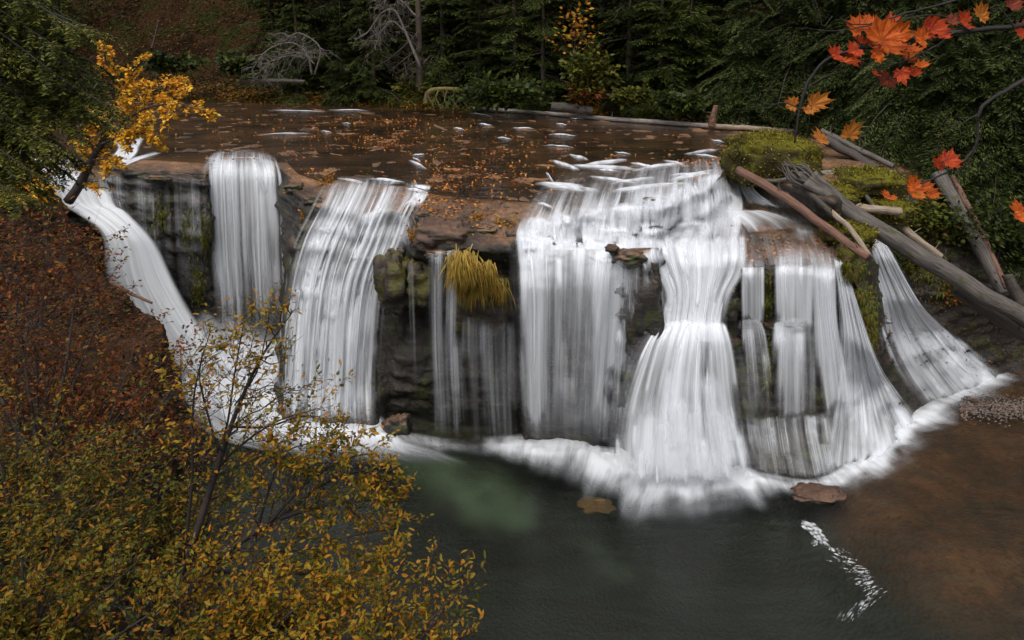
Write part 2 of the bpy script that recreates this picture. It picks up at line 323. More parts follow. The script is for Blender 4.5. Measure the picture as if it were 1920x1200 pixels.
# ------------------------------------------------------------------ rock shelf and cliff: columns of (px, py, z), rows r0 far edge ... r8 pool contact
COLS = [
 [(-260,206,0),(-240,240,0),(-220,262,-.1),(-200,290,-.6),(-180,330,-1),(-160,390,-2.6),(-150,480,-6),(-140,600,-9.8),(-140,660,-10.3)],
 [(40,198,0),(45,235,0),(50,262,-.1),(55,290,-.7),(60,335,-1.2),(65,390,-2.8),(70,480,-6),(70,600,-9.8),(70,660,-10.3)],
 [(150,193,0),(150,235,0),(150,262,-.1),(152,300,-.8),(160,335,-1.1),(165,390,-2.6),(170,480,-5.6),(180,600,-9.4),(180,660,-10.3)],
 [(230,192,0),(230,240,0),(226,295,0),(228,318,-.05),(230,330,-.4),(232,400,-2.5),(235,480,-4.9),(250,600,-9.1),(250,650,-10.3)],
 [(380,190,0),(385,240,0),(388,300,0),(389,322,-.05),(390,338,-.4),(392,420,-2.7),(396,500,-5.4),(405,610,-9),(405,665,-10.3)],
 [(410,190,0),(408,240,0),(408,290,0),(408,304,0),(408,316,-.3),(410,400,-2.7),(415,480,-5.2),(425,600,-9),(425,650,-10.3)],
 [(520,193,0),(518,240,0),(518,295,0),(518,308,0),(520,322,-.3),(522,400,-2.6),(525,480,-5),(530,600,-8.8),(530,650,-10.3)],
 [(535,193,0),(540,240,0),(543,310,0),(545,335,0),(545,352,-.2),(540,430,-2.3),(535,480,-4),(530,610,-7.6),(528,700,-9.9)],
 [(560,194,0),(570,240,0),(580,325,0),(585,350,-.05),(585,385,-.5),(555,460,-2.4),(533,600,-5.9),(524,740,-9.0),(522,805,-10.3)],
 [(650,196,0),(655,250,0),(655,330,0),(655,352,-.05),(650,395,-.7),(640,480,-2.7),(625,600,-5.5),(620,740,-8.9),(618,808,-10.3)],
 [(730,198,0),(745,250,0),(765,330,0),(770,355,-.05),(768,400,-.7),(742,485,-2.8),(712,600,-5.7),(705,740,-8.9),(702,812,-10.3)],
 [(740,199,0),(765,250,0),(785,345,0),(790,385,-.2),(775,455,-1.1),(760,560,-4.7),(745,690,-7.8),(735,780,-10.4),(730,822,-11.2)],
 [(840,203,0),(845,260,0),(850,360,0),(850,405,-.35),(850,470,-1.2),(850,585,-5.8),(850,700,-8.1),(850,800,-11.2),(850,838,-11.6)],
 [(920,206,0),(930,260,0),(945,370,0),(950,420,-.5),(955,468,-1.2),(955,585,-5.2),(958,700,-7.9),(960,800,-11.0),(960,838,-11.4)],
 [(1000,210,0),(1000,260,0),(985,380,0),(975,432,-.7),(972,468,-1.3),(975,590,-4.3),(980,700,-6.9),(985,800,-9.2),(988,838,-10.3)],
 [(1090,214,0),(1095,260,0),(1100,392,0),(1095,440,-1.0),(1085,475,-1.45),(1085,590,-4.2),(1085,700,-6.8),(1085,800,-9.2),(1085,842,-10.3)],
 [(1150,218,0),(1160,270,0),(1180,392,0),(1180,448,-1.1),(1160,488,-1.5),(1162,590,-3.8),(1165,690,-6.0),(1170,810,-9.0),(1172,855,-10.3)],
 [(1200,221,0),(1215,270,0),(1230,390,0),(1225,455,-1.3),(1215,498,-1.6),(1235,580,-3.7),(1238,670,-5.7),(1210,820,-8.9),(1200,880,-10.3)],
 [(1230,223,0),(1245,270,0),(1262,385,0),(1262,440,-1.4),(1258,474,-1.9),(1262,585,-4.5),(1255,628,-5.0),(1235,820,-8.7),(1230,898,-10.3)],
 [(1300,229,0),(1315,265,0),(1335,350,0),(1345,420,-1.6),(1345,470,-2),(1338,588,-4.6),(1345,628,-5.1),(1360,820,-8.7),(1365,905,-10.3)],
 [(1340,234,0),(1350,258,0),(1372,300,0),(1392,378,-1.5),(1382,495,-2.1),(1378,595,-4.7),(1380,640,-5.7),(1390,800,-9.2),(1400,905,-10.3)],
 [(1400,240,0),(1395,262,.1),(1398,305,.1),(1440,398,-1.6),(1420,500,-2.1),(1420,602,-4.7),(1425,640,-5.6),(1430,800,-9.3),(1440,912,-10.3)],
 [(1480,247,0),(1465,280,.2),(1460,340,.1),(1480,415,-1.7),(1480,502,-2.1),(1482,605,-4.6),(1485,640,-5.5),(1485,790,-9.2),(1500,915,-10.3)],
 [(1560,258,.2),(1545,300,.3),(1530,370,0),(1530,432,-1.8),(1562,500,-2.2),(1562,600,-4.7),(1565,650,-5.9),(1575,775,-8.9),(1640,890,-10.3)],
 [(1575,262,.3),(1560,305,.3),(1550,375,0),(1550,434,-1.8),(1578,492,-2.1),(1605,590,-4.9),(1618,680,-7.2),(1640,740,-8.6),(1725,805,-10.3)],
 [(1590,265,.3),(1575,310,.3),(1565,380,0),(1565,436,-1.7),(1590,490,-1.9),(1620,575,-3.9),(1632,650,-5.8),(1655,725,-8.1),(1735,785,-10.3)],
 [(1620,268,.3),(1610,310,.4),(1600,380,-.6),(1600,428,-1.4),(1615,460,-1.8),(1652,550,-4.1),(1658,620,-5.9),(1668,700,-8.0),(1750,770,-10.3)],
 [(1640,270,.3),(1630,310,.2),(1620,380,-1.1),(1612,415,-1.77),(1622,440,-2.2),(1655,530,-5.0),(1675,620,-7.0),(1700,690,-8.5),(1790,755,-10.3)],
 [(1680,275,.4),(1670,320,-.1),(1660,380,-1.36),(1655,420,-2.05),(1658,445,-2.45),(1712,530,-4.7),(1765,605,-6.8),(1815,665,-8.8),(1880,715,-10.15)],
 [(1760,284,.5),(1750,325,-.4),(1740,380,-1.6),(1730,420,-2.3),(1735,450,-2.8),(1775,520,-4.5),(1830,580,-6.4),(1880,630,-8.4),(1930,695,-10.1)],
 [(1900,300,.6),(1900,335,-.4),(1900,380,-1.6),(1900,420,-2.4),(1910,450,-3.0),(1940,510,-4.6),(1980,560,-5.8),(2030,610,-8),(2060,660,-10.1)],
 [(2200,330,.3),(2200,360,-.6),(2200,395,-1.6),(2200,420,-2.3),(2210,450,-3.0),(2240,500,-4.4),(2280,550,-5.8),(2330,600,-8),(2360,640,-10.1)],
]
def build_cliff():
    C = np.array(COLS, float)                                   # (ncol, 9, 3) as px,py,z
    W = PZ(C[..., 0], C[..., 1], C[..., 2])                     # world control points
    ncols, nr = W.shape[:2]
    seg = [max(2, int(abs(C[i+1, :, 0]-C[i, :, 0]).mean()/4.0)) for i in range(ncols-1)]
    cols = []
    for i, s in enumerate(seg):
        for k in range(s): f = k/s; f = f*f*(3-2*f)*.6+f*.4; cols.append(W[i]*(1-f)+W[i+1]*f)
    cols.append(W[-1]); G = np.stack(cols)                      # (nc, 9, 3)
    rs = [34, 44, 22, 18, 40, 30, 36, 24]
    rows = []
    for r, s in enumerate(rs):
        for k in range(s): f = k/s; rows.append(G[:, r]*(1-f)+G[:, r+1]*f)
    rows.append(G[:, -1]); G = np.stack(rows)                    # (rows, nc, 3)
    # slight rounding
    for _ in range(2): G[1:-1] = (G[:-2]+2*G[1:-1]+G[2:])/4; G[:, 1:-1] = (G[:, :-2]+2*G[:, 1:-1]+G[:, 2:])/4
    Nn = grid_normals(G); 
    Nn *= np.where(((G-np.array([0, 0, CAMZ]))*Nn).sum(-1) > 0, -1, 1)[..., None]
    ri = np.concatenate([[r+k/s for k in range(s)] for r, s in enumerate(rs)]+[[8]])[:, None]
    amp = np.clip((ri-1.6)/1.6, 0, 1)*.8+.12
    P = G.copy()
    strat = P*np.array([.35, .35, 1.1])
    d = .42*fbm(P*.45, 3)+.30*fbm(strat*1.3+9, 3)+.16*fbm(P*2.2+5, 3)
    cell = np.abs(fbm(P*np.array([.9, .9, .5])+40, 2)); d = d+.25*cell-.1; d = d+.13*np.abs(fbm(P*np.array([2.6, 2.6, 1.8])+11, 3))+.05*fbm(P*7., 2)
    # horizontal ledges: quantise a little
    q = P[..., 2]*1.1+.5*perlin(P*.3); d = d+.14*(np.abs((q % 1)-.5)*2-.5)
    flat = .10*fbm(P*np.array([.8, 1.2, 1]), 5)+.07*np.abs(fbm(P*np.array([.5, .9, 1])+30, 3))
    G = G+Nn*(d*amp)[..., None]*1.0
    G[..., 2] += flat*(1-amp)
    me = mesh_np('rock_shelf', G.reshape(-1, 3), [grid_faces(*G.shape[:2])])
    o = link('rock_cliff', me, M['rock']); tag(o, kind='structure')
    return G
CG = build_cliff()
_V = [tuple(v) for v in CG.reshape(-1, 3).tolist()]
BV = BVHTree.FromPolygons(_V, grid_faces(*CG.shape[:2]).tolist())
def hit(px, py):
    d = ray(px, py); r = BV.ray_cast(Vector((0, 0, CAMZ)), Vector(d), 300)
    return (np.array(r[0]), np.array(r[1])) if r[0] is not None else (None, None)

# ------------------------------------------------------------------ left bank with the headland
def loft(rows, m, amp, seed, name, mat, fr=.5, sub=44):
    """rows: polylines (same count) of world points from foot to inland"""
    A = np.array(rows, float)
    A = resample(A.transpose(1, 0, 2), m).transpose(1, 0, 2)
    A = resample(A, (len(rows)-1)*sub+1, smooth=False)
    for _ in range(3): A[1:-1] = (A[:-2]+2*A[1:-1]+A[2:])/4
    n = grid_normals(A); n *= np.where(n[..., 2:3] < 0, -1, 1)
    A = A+n*(amp*(fbm(A*fr+seed, 4)*1.2+.6*np.abs(fbm(A*fr*3+seed, 4))+.35*fbm(A*fr*9+seed, 3)))[..., None]
    me = mesh_np(name, A.reshape(-1, 3), [grid_faces(*A.shape[:2])]); o = link(name, me, mat)
    return o, A
foot = [(-46,42,-10.6),(-30,41,-10.6),(-24.8,38.5,-10.6),(-22.4,36.4,-10.6),(-19.8,34.2,-10.6),(-18.2,32.2,-10.6),(-15.6,30.6,-10.6),(-13.0,28.4,-10.6),(-12.6,24,-10.6),(-10.2,20,-10.6),(-7.5,12,-10.6),(-4,5.5,-10.6),(0,2,-10.6),(5,1,-10.6)]
rim  = [(-46,41,.6),(-27,39.2,.5),(-24.4,37.6,.0),(-22.0,35.6,-1.1),(-19.5,33.5,-2.3),(-18.2,31.7,-3.4),(-15.7,30.2,-4.2),(-14.3,28.8,-4.8),(-14.0,24,-5.2),(-13.,19,-3.6),(-9.5,11,0.5),(-5.5,4,3.6),(-1.5,.5,5.6),(5,-.6,6)]
mid  = [((a[0]+b[0])/2+.1, (a[1]+b[1])/2-.2, (a[2]+b[2])/2+.6) for a, b in zip(foot, rim)]
inn  = [(-50,38,1.2),(-32,37,1.4),(-28,35,1.0),(-25.5,33,.4),(-23.5,30.5,-.6),(-21.5,28.5,-1.6),(-19.5,26.5,-2.6),(-19,24,-3.2),(-19,20,-2.4),(-18,15,-.6),(-14,8,2.6),(-8,2,5.4),(-2.5,-1,6.3),(5,-2.4,6.4)]
inl2 = [(-60,30,5),(-45,30,5),(-42,28,5),(-40,26,5),(-38,24,5),(-36,21,5),(-34,18,5),(-32,15,5),(-30,12,5),(-28,8,6),(-22,2,7),(-14,-5,7.5),(-4,-7,7),(6,-8,7)]
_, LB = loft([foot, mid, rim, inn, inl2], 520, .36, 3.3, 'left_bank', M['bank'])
_['kind'] = 'structure'
BVL = BVHTree.FromPolygons([tuple(v) for v in LB.reshape(-1, 3).tolist()], grid_faces(*LB.shape[:2]).tolist())
def hitl(px, py):
    r = BVL.ray_cast(Vector((0, 0, CAMZ)), Vector(ray(px, py)), 300)
    return (np.array(r[0]), np.array(r[1])) if r[0] is not None else (None, None)

# ------------------------------------------------------------------ forest floor / hillside
BANK = np.array([(-160, 105), (-90, 88), (-45, 77), (-28, 70.5), (-8, 65), (10, 59), (20, 52), (22.3, 47), (27, 43), (33, 38.5), (60, 30), (160, 10)], float)
def bank_dist(x, y):
    yb = np.interp(x, BANK[:, 0], BANK[:, 1]); return (y-yb)*np.interp(x, [-160, 10, 20, 40, 160], [.97, .9, .6, .75, .9])
def hill(x, y):
    d = bank_dist(x, y)
    grad = np.interp(x, [-60, -20, -12, 5, 20, 60], [.95, .95, .55, .4, .32, .4]); st = np.interp(x, [-60, -14, 0, 20], [10, 10, 6, 3])
    z = -.35+np.clip(d+1.2, 0, 3.5)*.22+np.clip(d-2.3, 0, 8)*np.interp(x, [-14, 0], [.09, 0])+np.clip(d-st, 0, 60)*grad
    p = np.stack([x, y, np.zeros_like(x)], -1)
    return z+(.35*fbm(p*.22, 3)+.08*fbm(p*1.3, 3))*np.clip((d+1)/4, 0.1, 1)
def build_hill():
    xs = np.concatenate([np.linspace(-400, -75, 14), np.linspace(-70, 70, 281), np.linspace(75, 400, 14)])
    ts = np.concatenate([np.linspace(-1.5, 50, 150), np.linspace(55, 300, 20)])
    X = np.broadcast_to(xs[None], (len(ts), len(xs))).copy(); Y = np.interp(xs, BANK[:, 0], BANK[:, 1])[None]+ts[:, None]*1.1
    Z = hill(X, Y); G = np.stack([X, Y, Z], -1)
    m, n, l, out = new_mat('forest_floor'); tc = n.new('ShaderNodeTexCoord')
    a = noise(n, l, tc.outputs['Object'], .22, 5, .6); b = noise(n, l, tc.outputs['Object'], 3.5, 6, .7)
    r = ramp(n, [(.38, (.016, .009, .004)), (.5, (.034, .017, .007)), (.62, (.020, .022, .005))]); l.new(a.outputs['Fac'], r.inputs[0])
    rf = ramp(n, [(.3, .3), (.7, 1.6)]); l.new(b.outputs['Fac'], rf.inputs[0]); c = mixc(n, l, 1., r.outputs[0], rf.outputs[0], 'MULTIPLY')
    p = n.new('ShaderNodeBsdfPrincipled'); l.new(c, p.inputs['Base Color']); p.inputs['Roughness'].default_value = .9; p.inputs['Specular IOR Level'].default_value = .05
    bm = n.new('ShaderNodeBump'); bm.inputs['Distance'].default_value = .3; l.new(b.outputs['Fac'], bm.inputs['Height']); l.new(bm.outputs[0], p.inputs['Normal'])
    l.new(p.outputs[0], out.inputs[0])
    o = link('hillside', mesh_np('hillside', G.reshape(-1, 3), [grid_faces(*G.shape[:2])]), m); tag(o, kind='structure')
build_hill()

# ------------------------------------------------------------------ pool bed, pool and river
def pool_depth(x, y):
    # shallow to the right and along the apron, deep in the middle and left
    P = np.stack([x, y, 0*x], -1)
    s = np.clip((x-(7.2+ (30-y)*.12))/7, 0, 1); s = s*s*(3-2*s); s = s*np.clip((y-13+(x-14)*.25)/11, .12, 1)
    d = 2.6*(1-s)+.16*s+.35*fbm(P*.18+4, 3)*(1-s)+.07*fbm(P*.9, 3)*s
    return np.maximum(d, -.02)
def build_pool():
    xs = np.linspace(-40, 60, 401); ys = np.linspace(-2, 46, 241)
    X, Y = np.meshgrid(xs, ys); Z = -10-pool_depth(X, Y)
    Z += np.clip((X-24)/14, 0, 1)*1.2
    G = np.stack([X, Y, Z], -1); D = -10-Z
    m, n, l, out = new_mat('pool_gravel'); tc = n.new('ShaderNodeTexCoord')
    a = noise(n, l, tc.outputs['Object'], .45, 10, .72); v = n.new('ShaderNodeTexVoronoi'); v.inputs['Scale'].default_value = 7; l.new(tc.outputs['Object'], v.inputs['Vector'])
    r = ramp(n, [(.32, (.030, .016, .008)), (.5, (.085, .038, .017)), (.68, (.17, .08, .036))]); l.new(a.outputs['Fac'], r.inputs[0])
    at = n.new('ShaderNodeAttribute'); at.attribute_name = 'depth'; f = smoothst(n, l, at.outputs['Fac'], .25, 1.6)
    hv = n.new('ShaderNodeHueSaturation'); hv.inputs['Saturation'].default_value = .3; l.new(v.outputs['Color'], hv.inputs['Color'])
    c = mixc(n, l, .55, r.outputs[0], hv.outputs[0], 'MULTIPLY'); c = mixc(n, l, f, c, (.012, .014, .011))  # bed darkens with depth: dark algae, plus light lost in water put into colour
    p = n.new('ShaderNodeBsdfPrincipled'); l.new(c, p.inputs['Base Color']); p.inputs['Roughness'].default_value = .8
    bm = n.new('ShaderNodeBump'); bm.inputs['Distance'].default_value = .05; l.new(v.outputs['Distance'], bm.inputs['Height']); l.new(bm.outputs[0], p.inputs['Normal'])
    l.new(p.outputs[0], out.inputs[0])
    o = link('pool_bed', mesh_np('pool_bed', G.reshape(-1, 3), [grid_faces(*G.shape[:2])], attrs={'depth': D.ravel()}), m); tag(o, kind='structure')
    pl = np.array([(-45, -2, -10), (60, -2, -10), (60, 46, -10), (-45, 46, -10)])
    o = link('pool_water', mesh_np('pool_water', pl, [np.array([[0, 1, 2, 3]])]), M['pool']); tag(o, kind='structure')
    # river on the shelf
    xs = np.linspace(0, 1, 120)
    far = np.stack([np.interp(xs, [0, .3, .5, .7, .85, 1], [-75, -30, -8, 8, 16, 21.5]), np.zeros(120)], 1)
    far[:, 1] = np.interp(far[:, 0], BANK[:, 0], BANK[:, 1])+.6
    nr = [(-75, 42), (-26, 41.5), (-22, 41.6), (-18, 40.5), (-15, 39.8), (-12.5, 40.6), (-11, 37.5), (-9.2, 35.4), (-5, 34.6), (-3.4, 32.8), (0, 31.6), (3.2, 31.0), (6.5, 31.8), (9.5, 35), (12.2, 39), (13.6, 44), (19, 50.5)]
    near = resample(nr, 120, smooth=False)
    G = np.stack([far*(1-t)+near*t for t in np.linspace(0, 1, 60)]); G = np.concatenate([G, np.full(G.shape[:2]+(1,), .045)], -1)
    o = link('river_water', mesh_np('river_water', G.reshape(-1, 3), [grid_faces(*G.shape[:2])]), M['river']); tag(o, kind='structure')
build_pool()

# ------------------------------------------------------------------ waterfalls
def sheet(name, rows, dens, mat, off=.12, nu=60, nv=110, bulge=0., flute=.07, feather=.16, fv=(0.08, .10), seed=0, plane=None, parent=None, smooth=5, arc=0., patch=.3, bow=None, strands=None):
    """rows: (pxL,pyL,pxR,pyR[,Y or (YL,YR)]) ; no Y = drape over the rock; plane = z of a level surface"""
    R = np.array([r[:4] for r in rows], float); R = resample(R, nv)
    Yl = np.array([np.nan if len(r) < 5 else (r[4][0] if isinstance(r[4], tuple) else r[4]) for r in rows])
    Yr = np.array([np.nan if len(r) < 5 else (r[4][1] if isinstance(r[4], tuple) else r[4]) for r in rows])
    t = np.linspace(0, len(rows)-1, nv); i = np.minimum(t.astype(int), len(rows)-2); f = t-i
    if plane is None and 0 < feather < .2 and nu < 165:
        feather = feather+.09; ww_ = R[:, 2]-R[:, 0]; R[:, 0] -= ww_*.055; R[:, 2] += ww_*.055
    u = np.linspace(0, 1, nu); G = np.zeros((nv, nu, 3)); BW = resample(np.array(bow or [0]*len(rows), float)[:, None], nv)[:, 0]
    for a in range(nv):
        px = R[a, 0]*(1-u)+R[a, 2]*u; py = R[a, 1]*(1-u)+R[a, 3]*u+arc*((2*u-1)**2-.0)*(1-a/nv)**2+4*u*(1-u)*BW[a]
        if plane is not None: G[a] = PZ(px, py, np.full(nu, plane)); continue
        yl = Yl[i[a]]*(1-f[a])+Yl[i[a]+1]*f[a]; yr = Yr[i[a]]*(1-f[a])+Yr[i[a]+1]*f[a]
        nan0, nan1 = np.isnan(Yl[i[a]]), np.isnan(Yl[i[a]+1])
        if not (nan0 or nan1): G[a] = PY(px, py, yl*(1-u)+yr*u); continue
        ok = None
        for b in range(nu):
            h, nn = hit(px[b], py[b])
            if h is None: h = G[a-1, b] if a else PZ(px[b], py[b], 0.)
            else:
                dv = -np.array(ray(px[b], py[b])); dv /= np.linalg.norm(dv); h = h+dv*off+np.array([0, 0, off*.5])
            G[a, b] = h
        if nan0 != nan1:                                         # blend between draped and free
            w = f[a] if nan0 else 1-f[a]; y0 = (Yl[i[a]+1], Yr[i[a]+1]) if nan0 else (Yl[i[a]], Yr[i[a]])
            yy = y0[0]*(1-u)+y0[1]*u; G[a] = PY(px, py, G[a, :, 1]*(1-w)+yy*w)
    if plane is None:
        for _i in range(smooth):
            G[1:-1] = (G[:-2]+2*G[1:-1]+G[2:])/4; G[:, 1:-1] = (G[:, :-2]+2*G[:, 1:-1]+G[:, 2:])/4
    L = np.linalg.norm(np.diff(G, axis=1), axis=-1).sum(1).max(); Hh = np.concatenate([[0], np.cumsum(np.linalg.norm(np.diff(G, axis=0), axis=-1).mean(1))])
    U = np.broadcast_to(u*L, (nv, nu)); Vv = np.broadcast_to(Hh[:, None], (nv, nu))
    if plane is None:
        fl = flute*fbm(np.stack([U*1.6+seed, Vv*.10, 0*U+seed], -1), 3)*2+bulge*np.sin(np.pi*u)[None]*np.linspace(0, 1, nv)[:, None]**.5
        D = G-np.array([0, 0, CAMZ]); D /= np.linalg.norm(D, axis=-1)[..., None]; D[..., 2] *= .2; G = G-D*fl[..., None]
    dn = np.array(dens, float)
    if dn.ndim == 1: dn = np.repeat(dn[:, None], 2, 1)
    dn = resample(dn, nv, False); k = dn.shape[1]; DD = np.stack([np.interp(u, np.linspace(0, 1, k), dn[a]) for a in range(nv)])
    edge = np.minimum(u, 1-u)[None]; wob = .5+.9*(perlin(np.stack([Vv*.35, U*0+seed, U*0], -1))+.4)
    fe = np.clip(edge/(feather*np.clip(wob, .3, 1.6)), 0, 1); DD = DD*(fe*fe*(3-2*fe) if feather > 0 else 1)
    tt = np.linspace(0, 1, nv)[:, None]; jag = .5*(perlin(np.stack([U*1.5+seed, U*0, U*0+3.3], -1))+.5)
    if fv[0]: DD = DD*np.clip(tt/(fv[0]*(.4+1.6*jag)+1e-6), 0, 1)
    if fv[1]: DD = DD*np.clip((1-tt)/(fv[1]*(.4+1.6*jag)+1e-6), 0, 1)
    pt = fbm(np.stack([U*.9+seed*1.7, Vv*.16+seed, 0*U+seed], -1), 3)+.7*perlin(np.stack([U*3.1+seed, Vv*.10, 0*U], -1))
    DD = np.clip(DD*(.93+patch*1.3*pt), 0, 1.25)
    if strands is None: strands = int(L*4.5) if plane is None and nv > 45 else 0
    VV, FF, UU, DQ = [G.reshape(-1, 3)], [grid_faces(nv, nu)], [np.stack([U.ravel()+seed*3, Vv.ravel()], 1)], [(DD*(.86 if strands else 1)).ravel()]; offn = nv*nu
    if strands:
        rs = np.random.default_rng(int(seed*10)+len(rows)); D = G-np.array([0, 0, CAMZ]); D /= np.linalg.norm(D, axis=-1)[..., None]; dm = DD.mean(); DR = np.stack([np.interp(np.linspace(0, 1, 9), np.linspace(0, 1, k), dn[a]) for a in range(nv)])
        def samp(A, t, uu):
            ti = np.clip(t*(nv-1), 0, nv-1.001); i0 = ti.astype(int); ft = (ti-i0)[:, None, None]
            ui = uu*(nu-1); j0 = np.clip(ui.astype(int), 0, nu-2); fu_ = (ui-j0)
            if A.ndim == 3: fu_ = fu_[..., None]
            else: ft = ft[..., 0]
            a0 = A[i0[:, None], j0]*(1-fu_)+A[i0[:, None], j0+1]*fu_; a1 = A[i0[:, None]+1, j0]*(1-fu_)+A[i0[:, None]+1, j0+1]*fu_
            return a0*(1-ft)+a1*ft
        for q in range(strands):
            uc = rs.uniform(-.012, 1.012); w = rs.uniform(.16, .75)*(.5+rs.random())/L*.5; t0 = rs.random()**2*.75 if rs.random() < .7 else 0.; t1 = min(1., t0+rs.uniform(.3, 1.)); n1, n2 = 26, 6
            t = np.linspace(t0, t1, n1); du = np.linspace(-1, 1, n2); ww = w*(1+rs.uniform(0, 1.4)*np.linspace(0, 1, n1))
            uu = uc+du[None]*ww[:, None]+(.02*perlin(np.stack([t*3+q*7.7, t*0, t*0], 1)))[:, None]
            g = samp(G, t, uu); dd = samp(D, t, np.clip(uu, 0, 1)); off_ = rs.uniform(.02, .10)*np.minimum(1, (t-t0)*8)[:, None]*(1-.35*du[None]**2)
            g = g-dd*off_[..., None]*np.array([1, 1, .3])
            loc = np.array([np.interp(np.clip(uc, 0, 1), np.linspace(0, 1, 9), DR[min(nv-1, int(x*(nv-1)))]) for x in t])
            prof = np.clip((t-t0)/(.05+.1*rs.random()), 0, 1)*np.clip((t1-t)/(.10+.25*rs.random()), 0, 1)
            d_ = (rs.uniform(.65, 1.1)*loc*prof*np.clip(min(uc, 1-uc)/.10, .22, 1))[:, None]*(1-du[None]**2)
            VV.append(g.reshape(-1, 3)); FF.append(grid_faces(n1, n2, offn)); offn += n1*n2
            UU.append(np.stack([(uu*L+seed*3+q*1.3).ravel(), np.broadcast_to(t[:, None]*Hh[-1], uu.shape).ravel()], 1)); DQ.append(d_.ravel())
    me = mesh_np(name, np.concatenate(VV), FF, uv=np.concatenate(UU), attrs={'dens': np.concatenate(DQ)})
    return link(name, me, mat, parent)
S = M['silk']; V_ = M['veil']
def fall(label, sheets, foams=(), group='waterfalls over the rock shelf'):
    root = None
    r0 = sheets[0][0][0]; e = hit((r0[0]+r0[2])/2, (r0[1]+r0[3])/2)[0]
    root = empty('waterfall', tuple(e) if e is not None else (0, 30, 0), label, 'waterfall', group)
    bpy.context.view_layer.update()
    inv = root.matrix_world.inverted()
    for j, s in enumerate(sheets):
        rows, dens, mat = s[:3]; kw = s[3] if len(s) > 3 else {}
        o = sheet(kw.pop('name', 'water_curtain'), rows, dens, mat, seed=len(bpy.data.objects) % 37+.3*j, **kw); o.parent = root; o.matrix_parent_inverse = inv
    for s in foams:
        rows, dens = s[:2]; kw = s[2] if len(s) > 2 else {}
        kw = dict(dict(plane=-9.985, feather=.15, fv=(0, .0), nu=70, nv=40), **kw)
        o = sheet('splash_foam', rows, dens, M['foam'], seed=len(bpy.data.objects) % 31, **kw); o.parent = root; o.matrix_parent_inverse = inv
    return root

def lobe(px, py, w, h, d0=.95, d1=.0, spread=1.5, shift=0, Y=None, mat=None, off=.17):
    """a rounded spill: water humps over a knob and slides down, thinning out"""
    q = (Y,) if Y else ()
    rows = [(px-w*.42, py-h*.06, px+w*.42, py-h*.06), (px-w*.5, py+h*.12, px+w*.5, py+h*.12)+q, (px-w*.5*(1+(spread-1)*.5)+shift*.5, py+h*.5, px+w*.5*(1+(spread-1)*.5)+shift*.5, py+h*.5)+q, (px-w*.5*spread+shift, py+h, px+w*.5*spread+shift, py+h)+q]
    return (rows, [[0, d0*.4, 0], [d0*.5, d0*1.05, d0*.5], [(d0+d1)*.45]*3, [d1]*3], mat or S[int(px) % 3], dict(nu=30, nv=50, feather=.22, arc=h*.10, off=off, flute=.05, fv=(.16, .15), bulge=.05))
# left chute
fall('broad smooth white chute plunging down at the far left beside the leafy headland', [
    ([(70,322,205,352,38.6),(100,372,215,385,38.2),(140,398,238,398,37.7),(190,440,290,452,36.8),(200,520,330,535,36.4),(235,600,400,640,36.0),(270,700,520,735,35.4)], [[.8]*3,[.95]*3,[1.15]*3,[1.15]*3,[1.05]*3,[1,.9,.6],[.8,.8,.4]], silk_mat('chute_water', fu=2.2, fv=.06, seed=5, gain=.6, soft=1., linear=True), dict(feather=.13, bulge=.5, flute=.05, strands=0)),
    ([(330,560,470,575,36.6),(325,620,540,640,36.0),(335,720,600,740,35.2),(350,790,640,800,34.6)], [[0,.1,0],[.5,.6,.2],[.6,.7,.3],[.3,.3,0]], M['spray'], dict(feather=.35, strands=0, fv=(.3,.3), name='spray_veil')),
    ([(380,590,540,600,34.8),(400,680,640,700,34.0),(430,780,720,790,33.4)], [[.1,.15,.1],[.5,.6,.4],[.4,.5,.4]], M['spray'], dict(feather=.35, strands=0, fv=(.3,.3), name='spray_veil')),
    ([(95,318,160,322),(90,345,165,350),(85,375,175,380)], [.6,.9,.8], S[0], dict(feather=.15, nv=30)),
    ([(160,338,240,328),(165,365,240,365),(180,400,245,395)], [.5,.65,.4], V_, dict(feather=.2, nv=40)),
    ])
fall('thin broken trickles down the dark wall left of the square curtain', [
    ([(228,322,390,335),(230,380,392,390),(236,470,394,470),(250,580,396,580)], [[.1,.45,.2,.4,.1],[.15,.5,.35,.5,.3],[.1,.4,.3,.45,.35],[0,.15,.25,.3,.3]], V_, dict(nu=90)),
    ])
fall('square straight curtain with a curved white crest, second from the left', [
    ([(402,282,512,288),(393,302,522,310),(388,330,530,342,38.7),(392,450,534,450,38.4),(400,560,538,560,38.3),(405,680,540,680,38.2)], [[0,.1,0],[.7,.5,.7],[1.0,.8,.9],[.8,.62,.7],[.7,.5,.6],[.5,.45,.5]], S[1], dict(nu=80, feather=.12, fv=(.03,.3), flute=.1, bow=[-8,-8,-6,0,0,0])),
    ])
